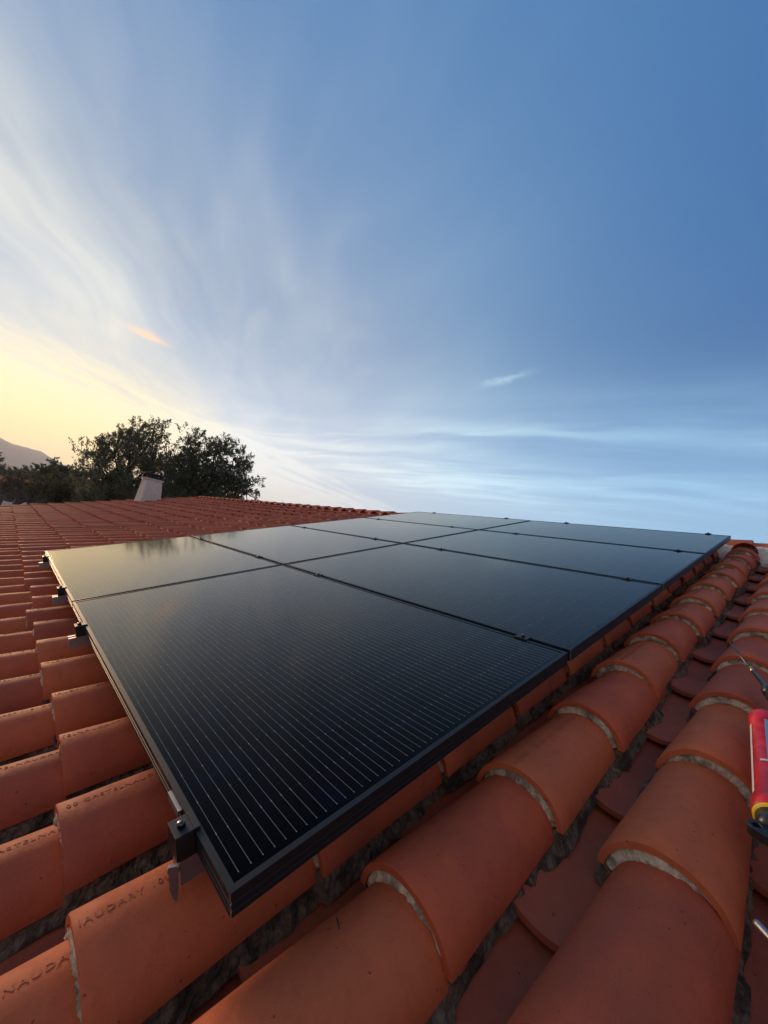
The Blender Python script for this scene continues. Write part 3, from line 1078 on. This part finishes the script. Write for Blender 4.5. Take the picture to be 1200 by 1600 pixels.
# hanging pointed tab and silver bonding plate next to the near clamp
mb = MB()
pts = [(-0.006, 0.0), (0.006, 0.0), (0.006, -0.035), (0.003, -0.058), (-0.002, -0.052), (-0.006, -0.036)]
vs = [(x, 0.0, z) for x, z in pts] + [(x, 0.0016, z) for x, z in pts]
mb.add(vs, [tuple(range(6)), tuple(reversed(range(6, 12)))] + [(i, i + 6, (i + 1) % 6 + 6, (i + 1) % 6) for i in range(6)])
mb.box(-0.008, 0.008, 0.002, 0.010, -0.012, -0.004)
e = mb.build('earthing_tab', M_alu, None, M @ Matrix.Translation((-0.130, -0.034, -0.036)) @ Matrix.Rotation(R_(62), 4, 'Z'))
tag(e, 'pointed shiny metal tab hanging under the nearest clamp', 'metal tab')
mb = MB(); mb.box(-0.030, 0.028, -0.0018, 0.0, -0.014, 0.0)
mb.box(-0.030, 0.028, 0.0, 0.022, -0.0018, 0.0)
e = mb.build('bonding_plate', M_alu, None, M @ Matrix.Translation((-0.225, -0.0042, -0.008)))
tag(e, 'thin bright metal plate along the front panel edge left of the nearest clamp', 'metal plate')


# clamps
def make_end_clamp():
    e = empty('end_clamp')
    mb = MB()
    mb.box(-0.020, 0.020, -0.028, -0.0006, -FD + 0.0005, 0.0015)
    mb.box(-0.020, 0.020, -0.0004, 0.0085, 0.0006, 0.0042)
    mb.box(-0.020, 0.020, -0.028, -0.0008, 0.0017, 0.0040)
    o = mb.build('clamp_body', M_black, e); bevel(o, 0.0007, 2)
    mb = MB()
    mb.tube([(0, -0.014, 0.0042), (0, -0.014, 0.0100), (0, -0.014, 0.0108)], [0.0062, 0.0062, 0.0055], 18)
    b = mb.build('bolt', M_bolt, e)
    mb = MB(); mb.tube([(0, -0.014, 0.01085), (0, -0.014, 0.0112)], [0.0032, 0.0032], 6, caps=True)
    mb.build('socket', M_black, b)
    return e


def make_mid_clamp():
    e = empty('mid_clamp')
    mb = MB()
    mb.box(-0.022, 0.022, -0.0175, 0.0175, 0.0006, 0.0036)
    mb.box(-0.020, 0.020, -0.0085, 0.0085, -0.030, 0.0004)
    o = mb.build('clamp_body', M_black, e); bevel(o, 0.0007, 2)
    mb = MB()
    mb.tube([(0, 0, 0.0038), (0, 0, 0.0095), (0, 0, 0.0102)], [0.0062, 0.0062, 0.0055], 18)
    b = mb.build('bolt', M_bolt, e)
    mb = MB(); mb.tube([(0, 0, 0.01025), (0, 0, 0.0106)], [0.0032, 0.0032], 6)
    mb.build('socket', M_black, b)
    return e


ec = make_end_clamp(); mcl = make_mid_clamp()
first = [True, True]
HOW = {0: 'nearest the viewer', 1: 'beside the crossing with the middle seam', 2: 'just past the middle seam', 3: 'by the left corner'}
GN = {1: 'front seam', 2: 'middle seam', 3: 'upper seam'}
for i, rx_ in enumerate(RAILX):
    for r in range(5):
        end = r in (0, 4)
        if r == 0: T = Matrix.Translation((rx_, 0, 0)); lab = ['nearest black end clamp with socket bolt at the front panel corner', 'black end clamp on the front panel edge, second nearest, above a silver rail end', 'black end clamp on the left front panel edge near the seam, third nearest', 'black end clamp at the far left corner of the array'][i]
        elif r == 4: T = Matrix.Translation((rx_, y1 - 0.06, 0)) @ Matrix.Rotation(pi, 4, 'Z'); lab = f'black end clamp on the top edge by the ridge, on the {RN[i]} rail'
        else: T = Matrix.Translation((rx_, r * (B_ + G_) - G_ / 2, 0)); lab = f'small black mid clamp in the {GN[r]} between rows, {RN[i]} of its four'
        src = ec if end else mcl
        idx = 0 if end else 1
        o = src if first[idx] else copy_tree(src)
        first[idx] = False
        o.matrix_world = M @ T
        tag(o, lab, 'clamp', 'end clamps on the outer panel edges' if end else 'mid clamps in the seams between panels')

# ------------------------------------------------------------------ tools on the tiles at the right
M_red = simple('red_plastic', (0.52, 0.008, 0.014), 0.42, 0.0, 0.0008, 90, 0.35)
M_label = simple('grey_blue_label', (0.22, 0.30, 0.38), 0.5)
M_yellow = simple('yellow_ring', (0.75, 0.50, 0.03), 0.5)
M_copper = simple('copper_nozzle', (0.40, 0.16, 0.08), 0.5, 0.3)
M_pwhite = simple('white_strip', (0.62, 0.58, 0.55), 0.5)
M_brass = simple('brass', (0.65, 0.48, 0.22), 0.35, 1.0)


def frame_to(p0, p1, up=(0, 0, 1)):
    """matrix with +Z from p0 to p1 (roof coordinates)"""
    z = (Vector(p1) - Vector(p0)).normalized()
    x = Vector(up).cross(z).normalized(); y = z.cross(x)
    m = Matrix((x, y, z)).transposed().to_4x4()
    m.translation = Vector(p0)
    return m


GUN0, GUN1 = (0.466, 0.770, -0.085), (0.424, 1.150, -0.066)
gun = empty('sealant_gun', M @ frame_to(GUN0, GUN1))
tag(gun, 'red sealant gun with a grey blue label and black handle lying between tile rows', 'sealant gun')
L = (Vector(GUN1) - Vector(GUN0)).length
mb = MB(); mb.tube([(0, 0, z) for z in (0.02, 0.022, 0.05, 0.052, L - 0.06, L - 0.058, L - 0.02, L - 0.012)], [0.027, 0.0285, 0.0285, 0.026, 0.026, 0.0275, 0.0275, 0.024], 32)
barrel = mb.build('barrel', M_red, gun)
# label: a curved plate proud of the barrel
mb = MB()
def sleeve(z0, z1, a0, a1, r, n=10):
    vs = []
    for z in (z0, z1):
        for i in range(n + 1):
            a = R_(a0 + (a1 - a0) * i / n)
            vs.append((r * cos(a), r * sin(a), z))
    mb.add(vs, [(i, i + 1, i + n + 2, i + n + 1) for i in range(n)], 0, True)
sleeve(0.15, L - 0.062, 85, 125, 0.0265)
mb.build('label', M_label, barrel)
mb = MB(); sleeve(0.06, L - 0.075, 14, 28, 0.0268); mb.build('side_strip', M_pwhite, barrel)
mb = MB(); sleeve(0.15, 0.156, 60, 130, 0.0272); sleeve(L - 0.078, L - 0.072, 95, 150, 0.0272); mb.build('label_edge', M_pwhite, barrel)
mb = MB(); mb.tube([(0, 0, L - 0.012), (0, 0, L), (0, 0, L + 0.012)], [0.013, 0.011, 0.009], 16); mb.build('nozzle', M_copper, gun)
mb = MB(); mb.tube([(0, 0, 0.014), (0, 0, 0.0195)], [0.0275, 0.0275], 32); mb.build('ring', M_yellow, gun)
mb = MB()
mb.tube([(0, 0, 0.013), (0, 0, -0.012), (0, 0, -0.02)], [0.024, 0.022, 0.015], 24)
# flat lugged bracket with an eye, and the handle going off to the right
def lug(cx0, cz0, ang, Lh, w0, w1, th, hole=0.0):
    n = 16
    T = Matrix.Translation((cx0, 0.0, cz0)) @ Matrix.Rotation(R_(ang), 4, 'Y')
    out = []
    for i in range(n + 1):
        a = pi / 2 + pi * i / n
        out.append((w0 * cos(a), w0 * sin(a)))
    for i in range(n + 1):
        a = -pi / 2 + pi * i / n
        out.append((Lh + w1 * cos(a), w1 * sin(a)))
    m_ = len(out)
    if hole:
        inn = [(hole * x / w0 if x < Lh / 2 else hole * cos(math.atan2(z, x)), 0) for x, z in out]
        inn = []
        for (x, z) in out:
            a = math.atan2(z, x)
            inn.append((hole * cos(a), hole * sin(a)))
        vs = [(x, -th, z) for x, z in out] + [(x, -th, z) for x, z in inn] + [(x, th, z) for x, z in out] + [(x, th, z) for x, z in inn]
        fs = []
        for i in range(m_):
            j = (i + 1) % m_
            fs += [(i, j, m_ + j, m_ + i), (2 * m_ + i, 3 * m_ + i, 3 * m_ + j, 2 * m_ + j), (i, 2 * m_ + i, 2 * m_ + j, j), (m_ + i, m_ + j, 3 * m_ + j, 3 * m_ + i)]
    else:
        vs = [(x, -th, z) for x, z in out] + [(x, th, z) for x, z in out]
        fs = [tuple(range(m_)), tuple(reversed(range(m_, 2 * m_)))] + [(i, i + m_, (i + 1) % m_ + m_, (i + 1) % m_) for i in range(m_)]
    mb.add(vs, fs, 0, False, T)
M_gunblk = simple('black_plastic', (0.016, 0.017, 0.019), 0.35, 0.0, 0.0004, 120)
mb.build('collar', M_gunblk, gun)
mb = MB(); lug(0.022, -0.026, 160, 0.070, 0.013, 0.016, 0.009, 0.0065)
bk = mb.build('bracket', M_gunblk, gun); bevel(bk, 0.001, 1, 50)
mb = MB(); lug(-0.02, -0.04, 200, 0.11, 0.014, 0.010, 0.010)
mb.build('handle', M_gunblk, gun)
mb = MB(); mb.tube([(-0.002, -0.012, -0.02), (-0.004, -0.012, -0.16)], [0.004, 0.004], 8); mb.build('plunger_rod', M_alu, gun)

P0, P1 = (0.300, 1.640, -0.062), (0.425, 1.300, -0.060)
sc2 = empty('screwdriver', M @ frame_to(P1, P0))
tag(sc2, 'long thin dark screwdriver with a brass collar lying across two tiles above the red gun', 'screwdriver')
L2 = (Vector(P1) - Vector(P0)).length
mb = MB(); mb.tube([(0, 0, 0.13), (0, 0, L2 - 0.01), (0, 0, L2)], [0.0032, 0.0026, 0.002], 10); mb.build('shaft', M_bolt, sc2)
mb = MB(); mb.tube([(0, 0, 0.125), (0, 0, 0.150)], [0.0052, 0.0050], 14); mb.build('collar', M_brass, sc2)
mb = MB(); mb.tube([(0, 0, -0.02), (0, 0, 0.0), (0, 0, 0.03), (0, 0, 0.124)], [0.016, 0.018, 0.0075, 0.0060], 16); mb.build('handle', M_gunblk, sc2)
mb = MB(); mb.tube([(0, 0, -0.12), (0, 0, -0.11), (0, 0, -0.03), (0, 0, -0.021)], [0.014, 0.019, 0.019, 0.014], 16); mb.build('grip', M_gunblk, sc2)

P0, P1 = (0.462, 0.560, -0.100), (0.560, 0.470, -0.085)
ch2 = empty('chisel', M @ frame_to(P0, P1))
tag(ch2, 'shiny steel chisel tip poking in at the right edge on a pan tile', 'chisel')
mb = MB(); mb.tube([(0, 0, 0.0), (0, 0, 0.004), (0, 0, 0.09)], [0.0045, 0.0055, 0.0055], 12); mb.build('blade', M_alu, ch2)
mb = MB(); mb.tube([(0, 0, 0.0905), (0, 0, 0.10), (0, 0, 0.19)], [0.009, 0.012, 0.012], 14); mb.build('handle', M_gunblk, ch2)

# a bit of twig on the nearest tile
M_twig = simple('twig_bark', (0.03, 0.018, 0.014), 0.9)
mb = MB(); mb.tube([(-0.007, -0.003, 0.0012), (0.0, 0.0004, 0.0016), (0.0075, 0.0035, 0.0012)], [0.0011, 0.0014, 0.0008], 6)
tw = mb.build('twig', M_twig, None, M @ Matrix.Translation((0.062, 0.125, -0.0925)) @ Matrix.Rotation(R_(-48), 4, 'Z'))
tag(tw, 'tiny dark twig lying on the tile in front of the panel corner', 'twig')

# ------------------------------------------------------------------ air
mb = MB(); mb.box(-7400, 300, -5200, 3200, -6.5, 545)
m = bpy.data.materials.new('pale_air'); m.use_nodes = True
N = NT(m.node_tree); m.node_tree.nodes.clear()
pv = N.n('ShaderNodeVolumePrincipled'); pv.inputs['Color'].default_value = (0.98, 0.95, 0.90, 1)
pv.inputs['Density'].default_value = 0.00016
pv.inputs['Anisotropy'].default_value = 0.3
ou = N.n('ShaderNodeOutputMaterial'); m.node_tree.links.new(pv.outputs[0], ou.inputs['Volume'])
tag(mb.build('haze', m), 'pale evening haze over the far hills', 'haze', kind='stuff')

# ------------------------------------------------------------------ trees
def leaf_mat(name, a, b_):
    m, N, b = mat(name)
    g = N.n('ShaderNodeNewGeometry').outputs['Random Per Island']
    c = N.mix(g, (*a, 1), (*b_, 1))
    N.set(b.inputs['Base Color'], c); b.inputs['Roughness'].default_value = 0.75
    b.inputs['Specular IOR Level'].default_value = 0.2
    # thin leaves let some light through
    tr = N.n('ShaderNodeBsdfTranslucent'); N.set(tr.inputs[0], c)
    mx = N.n('ShaderNodeMixShader'); mx.inputs[0].default_value = 0.4
    out = [n for n in N.t.nodes if n.type == 'OUTPUT_MATERIAL'][0]
    N.t.links.new(b.outputs[0], mx.inputs[1]); N.t.links.new(tr.outputs[0], mx.inputs[2]); N.t.links.new(mx.outputs[0], out.inputs[0])
    return m


M_pine = leaf_mat('pine_needles', (0.12, 0.125, 0.075), (0.22, 0.21, 0.12))
M_ever = leaf_mat('evergreen_leaves', (0.08, 0.088, 0.050), (0.16, 0.155, 0.09))
M_olive = leaf_mat('olive_leaves', (0.07, 0.07, 0.03), (0.13, 0.11, 0.05))
M_dry = leaf_mat('dry_leaves', (0.11, 0.07, 0.04), (0.17, 0.115, 0.065))
M_bark = simple('bark', (0.055, 0.042, 0.032), 0.95, 0, 0.01, 20, 0.3)
M_twigs = simple('bare_twigs', (0.13, 0.085, 0.06), 0.95)


def tree(name, label, cat, base, lobes, nspr, leaf, spr, material, group=None, seed=0, upb=0.8, nleaf=30, trunk_r=0.18, sub=8):
    """lobes = [(x, y, z, rx, ry, rz)] relative to the base"""
    r = random.Random(seed)
    e = empty(name, Matrix.Translation(base))
    tag(e, label, cat, group)
    tot = sum(l[3] * l[4] * l[5] for l in lobes)
    wood = MB(); fol = MB()
    top = max(l[2] for l in lobes)
    tp = [Vector((0, 0, -0.2))]
    n = 7
    cxm = sum(l[0] for l in lobes) / len(lobes); cym = sum(l[1] for l in lobes) / len(lobes)
    for i in range(1, n + 1):
        t = i / n
        tp.append(Vector((cxm * t + r.uniform(-.1, .1) * t, cym * t + r.uniform(-.1, .1) * t, top * 0.92 * t)))
    wood.tube(tp, [trunk_r * (1 - 0.85 * i / n) for i in range(n + 1)], 9)

    def trunk_at(z):
        t = max(0, min(1, z / (top * 0.92))) * n
        i = min(int(t), n - 1)
        return tp[i].lerp(tp[i + 1], t - i)
    for l in lobes:
        c = Vector(l[:3]); s = trunk_at(c.z * 0.72)
        rr = trunk_r * 0.42
        mid = s.lerp(c, 0.5) + Vector((0, 0, -0.1))
        wood.tube([s, mid, c, c + Vector((0, 0, l[5] * 0.6))], [rr, rr * 0.7, rr * 0.45, rr * 0.15], 6)
        cnt = max(4, int(nspr * l[3] * l[4] * l[5] / tot))
        subs = []
        for q in range(sub):
            while True:
                v = Vector((r.uniform(-1, 1), r.uniform(-1, 1), r.uniform(-1, 1)))
                if v.length <= 1: break
            subs.append((c + Vector((v.x * l[3], v.y * l[4], v.z * l[5])) * 0.85, r.uniform(0.26, 0.5)))
            wood.tube([c.lerp(subs[-1][0], 0.0), c.lerp(subs[-1][0], 0.5) + Vector((0, 0, -.06)), subs[-1][0]], [0.035, 0.025, 0.012], 4, caps=False)
        c0 = c
        for k in range(cnt):
            c, sf_ = r.choice(subs)
            while True:
                v = Vector((r.uniform(-1, 1), r.uniform(-1, 1), r.uniform(-1, 1)))
                if v.length <= 1: break
            q = v.length ** 0.45
            v = v.normalized() * q
            lump = 1 + 0.22 * noise.noise(v * 2.6 + Vector((seed, l[0], l[2])))
            p = c + Vector((v.x * l[3], v.y * l[4], v.z * l[5])) * lump * sf_
            d = (Vector((v.x, v.y, v.z * 0.6)) * 0.8 + Vector((0, 0, upb)) + Vector((r.gauss(0, .35), r.gauss(0, .35), r.gauss(0, .25)))).normalized()
            ln = spr * r.uniform(0.6, 1.35)
            if k % 3 == 0:
                b0 = c.lerp(p, 0.35)
                wood.tube([b0, b0.lerp(p, 0.6) + Vector((0, 0, -0.04)), p + d * ln * 0.7], [0.022, 0.014, 0.004], 3, caps=False)
            for q_ in range(nleaf):
                t = r.random() ** 0.8
                o_ = p + d * ln * t
                rad = spr * 0.20 * (1 - 0.75 * t)
                o_ += Vector((r.gauss(0, rad), r.gauss(0, rad), r.gauss(0, rad)))
                a = (d * 0.9 + Vector((r.gauss(0, .6), r.gauss(0, .6), r.gauss(0, .6)))).normalized() * leaf * r.uniform(0.7, 1.3)
                b2 = a.cross(Vector((r.gauss(0, 1), r.gauss(0, 1), r.gauss(0, 1)))).normalized() * leaf * 0.30
                i0_ = len(fol.v)
                fol.v += [tuple(o_ - b2), tuple(o_ + a * 0.5 - b2 * 0.2), tuple(o_ + a), tuple(o_ + b2)]
                fol.f.append((i0_, i0_ + 1, i0_ + 2, i0_ + 3)); fol.mi.append(0); fol.sm.append(False)
    wood.build('trunk', M_bark, e)
    fol.build('crown', material, e)
    return e


def lob(base, dist, items):
    """lobes from the picture: (px, py, radius, depth offset, [vertical stretch])"""
    out = []
    for it in items:
        px, py, rr, off = it[:4]
        st = it[4] if len(it) > 4 else 1.0
        p = at(px, py, dist + off) - base
        out.append((p.x, p.y, p.z, rr, rr * 1.0, rr * st))
    return out


D = 28.0
b1 = at(205, 760, D); b1.z = 0
tree('pine_tree', 'tall feathery pine directly behind the chimney, left of its darker neighbour', 'tree', b1,
     lob(b1, D, [(150, 720, 1.0, 0.5, 1.0), (136, 738, .8, -.3), (178, 708, 1.05, 0), (172, 745, 1.3, 0.3), (205, 715, 1.3, -0.2, 1.2), (236, 690, 1.0, 0.3, 1.2), (242, 720, 1.2, 0), (212, 690, .9, .2, 1.1), (215, 752, 1.5, 0), (250, 750, 1.4, 0.4), (185, 765, 1.6, 0), (160, 768, 1.4, 0), (238, 684, .5, 0.1, 1.5), (182, 694, .5, 0.1, 1.4)]),
     1000, 0.125, 0.55, M_pine, 'trees behind the far roof edge', 3, 1.0, 36)
D = 26.0
b2_ = at(330, 760, D); b2_.z = 0
tree('broadleaf_tree', 'dark spreading evergreen right of the chimney with branches reaching right', 'tree', b2_,
     lob(b2_, D, [(298, 697, .9, 0, 1.2), (275, 715, .9, .2), (300, 730, 1.4, 0), (335, 712, 1.2, 0), (345, 702, .7, .2, 1.2), (362, 730, 1.1, .2), (330, 745, 1.5, 0), (375, 752, 1.1, 0), (394, 757, .65, .2, .8), (285, 755, 1.5, 0), (350, 762, 1.4, 0), (310, 770, 1.5, 0), (385, 770, 1.0, 0), (270, 770, 1.4, 0)]),
     1150, 0.115, 0.45, M_ever, 'trees behind the far roof edge', 5, 0.6, 36)
specs = [
    ('evergreen_tree', 'rounded dark evergreen between the bare bush and the tall pine', 60, [(85, 738, 1.9, 0, .8), (72, 745, 1.6, 0, .8), (100, 746, 1.6, 0, .8), (85, 760, 3.0, 0, .8)], M_ever, 0.26, 0.6, 420),
    ('evergreen_tree', 'low dark treetop just left of the tall pine, below its branches', 52, [(112, 760, 2.0, 0, .7), (128, 757, 2.0, 0, .7), (145, 762, 2.2, 1, .7), (120, 772, 2.5, 1, .7)], M_ever, 0.24, 0.5, 420),
    ('evergreen_tree', 'far dark green treetop at the left edge below the mountain', 110, [(5, 738, 2.7, 0, .8), (18, 741, 2.2, 0, .7), (-20, 735, 4, 0, .8), (5, 752, 3.5, 0, .7)], M_ever, 0.42, 0.9, 320),
    ('evergreen_tree', 'low far treetop between the left edge and the rounded evergreen', 85, [(45, 746, 2.2, 0, .6), (60, 748, 2.4, 0, .6), (30, 750, 2.4, 0, .6), (45, 758, 3.4, 0, .7)], M_ever, 0.36, 0.7, 320),
    ('olive_tree', 'pale olive shrub just above the far left roof edge', 30, [(75, 775, .9, 0, .8), (90, 770, 1.0, 0, .8), (110, 775, 1.0, 0, .7), (62, 772, .7, 0, .8), (88, 786, 1.2, 0, .8)], M_olive, 0.15, 0.35, 380),
    ('hedge_tree', 'dark leafy tree filling the space under the tall pine left of the chimney', 34, [(150, 775, 1.3, 0, .7), (175, 772, 1.4, 0, .7), (200, 776, 1.4, 0, .7), (130, 778, 1.2, 0, .7), (165, 790, 1.8, 0, .7)], M_ever, 0.16, 0.4, 600),
    ('hedge_tree', 'dark leafy tree filling the space right of the chimney under the spreading evergreen', 33, [(270, 772, 1.4, 0, .7), (300, 774, 1.5, 0, .7), (335, 774, 1.4, 0, .7), (365, 776, 1.1, 0, .6), (240, 776, 1.3, 0, .7)], M_ever, 0.16, 0.4, 600),
]
for i, (nm, lb, dist, its, mm, lf, sp_, ns) in enumerate(specs):
    bb = at(its[0][0], 770, dist); bb.z = 0
    tree(nm, lb, 'tree', bb, lob(bb, dist, its), ns, lf, sp_, mm, 'low trees beyond the roof', 20 + i, 0.4, 24)


def bare(base, h, seed, label, spread=0.6):
    r = random.Random(seed)
    e = empty('bare_tree', Matrix.Translation(base)); tag(e, label, 'tree', 'bare winter trees beyond the roof')
    mb = MB(); tips = MB()

    def grow(p, d, ln, rad, lev):
        pts = [p]; q = p.copy(); dd = d.copy()
        for i in range(3):
            dd = (dd + Vector((r.gauss(0, .16), r.gauss(0, .16), r.gauss(0.04, .10)))).normalized()
            q = q + dd * ln / 3; pts.append(q.copy())
        mb_ = mb if lev < 3 else tips
        mb_.tube(pts, [rad, rad * .85, rad * .7, rad * .55], 5 if lev < 2 else 3, caps=False)
        if lev >= 5: return
        for k in range(3 if lev else 5):
            t = pts[r.choice((2, 3))] if k else pts[3]
            nd = (dd + Vector((r.gauss(0, spread), r.gauss(0, spread), r.gauss(0.1, spread * .5)))).normalized()
            grow(t, nd, ln * r.uniform(.62, .82), rad * .58, lev + 1)
    grow(Vector((0, 0, -.1)), Vector((0, 0, 1)), h * 0.36, 0.09, 0)
    mb.build('trunk', M_bark, e); tips.build('twigs', M_twigs, e)


for i, (px, dist, toppy, lb) in enumerate(((25, 30, 752, 'bare brown tree behind the white wall, left of the forked one'), (38, 27, 750, 'bare forked tree rising over the right end of the white wall'), (-5, 33, 750, 'bare brown tree at the very left edge'), (62, 34, 754, 'bare brown tree next to the olive shrub'))):
    p = at(px, toppy, dist); h = p.z; p.z = 0
    bare(p, h * 1.02, 40 + i, lb)
bb = at(8, 772, 36); bb.z = 0
tree('dry_shrub', 'reddish brown dry bush at the left edge under the far treetop', 'bush', bb, lob(bb, 36, [(5, 762, 1.0, 0, .8), (25, 768, 1.1, 0, .8), (-12, 765, 1.2, 0, .8), (48, 772, 1.0, 0, .7)]), 380, 0.15, 0.4, M_dry, None, 77, 0.4, 16, 0.06)

# white neighbouring wall with a wavy top, and the neighbour's tiled house
pa = at(-40, 786, 22); pb = at(42, 786, 22)
hd = (pb - pa); hd.z = 0
Lw = hd.length; hd.normalize()
ang = math.atan2(hd.y, hd.x)
mb = MB(); n = 40
vs = []
for i in range(n + 1):
    t = i / n
    pxx = -40 + 82 * t
    py = 790 - (6 if 2 < pxx < 18 else 0) - 1.5 * sin(pxx * 0.35) + (-3 if pxx > 30 else 0)
    zt = at(pxx, py, 22).z
    for dyy, zz_ in ((0, 0), (0, zt), (0.22, zt), (0.22, 0)):
        vs.append((Lw * t, dyy, zz_))
mb.add(vs, [(i * 4 + j, (i + 1) * 4 + j, (i + 1) * 4 + (j + 1) % 4, i * 4 + (j + 1) % 4) for i in range(n) for j in range(4)] + [(0, 1, 2, 3), (n * 4 + 3, n * 4 + 2, n * 4 + 1, n * 4)])
wl = mb.build('garden_wall', M_white, None, Matrix.Translation((pa.x, pa.y, 0)) @ Matrix.Rotation(ang, 4, 'Z'))
tag(wl, 'whitewashed wall with an uneven top just past the far left roof corner', 'wall')

hp = at(-30, 760, 48); hp.z = 0
nh = empty('neighbour_house', Matrix.Translation(hp) @ Matrix.Rotation(R_(95), 4, 'Z'))
tag(nh, 'distant cream house with a low reddish tiled roof at the left edge', 'house')
ztop = at(10, 744, 48).z
mb = MB(); mb.box(-4, 4, -3, 3, 0, ztop - 1.0); mb.build('wall', M_wall, nh)
mb = MB()
mb.add([(-4.4, -3.4, ztop - 1.0), (4.4, -3.4, ztop - 1.0), (4.4, 3.4, ztop - 1.0), (-4.4, 3.4, ztop - 1.0), (-4.4, 0, ztop), (4.4, 0, ztop)], [(0, 1, 5, 4), (2, 3, 4, 5), (0, 4, 3), (1, 2, 5), (3, 2, 1, 0)])
mb.build('roof', M_ridge, nh)
for sx in (-2.2, 0.2, 2.4):
    mb = MB(); mb.box(sx - .45, sx + .45, -3.06, -3.003, ztop - 2.6, ztop - 1.5); w_ = mb.build('window', M_pwhite, nh)
    mb = MB(); mb.box(sx - .38, sx + .38, -3.075, -3.063, ztop - 2.53, ztop - 1.57); mb.build('pane', M_black, w_)
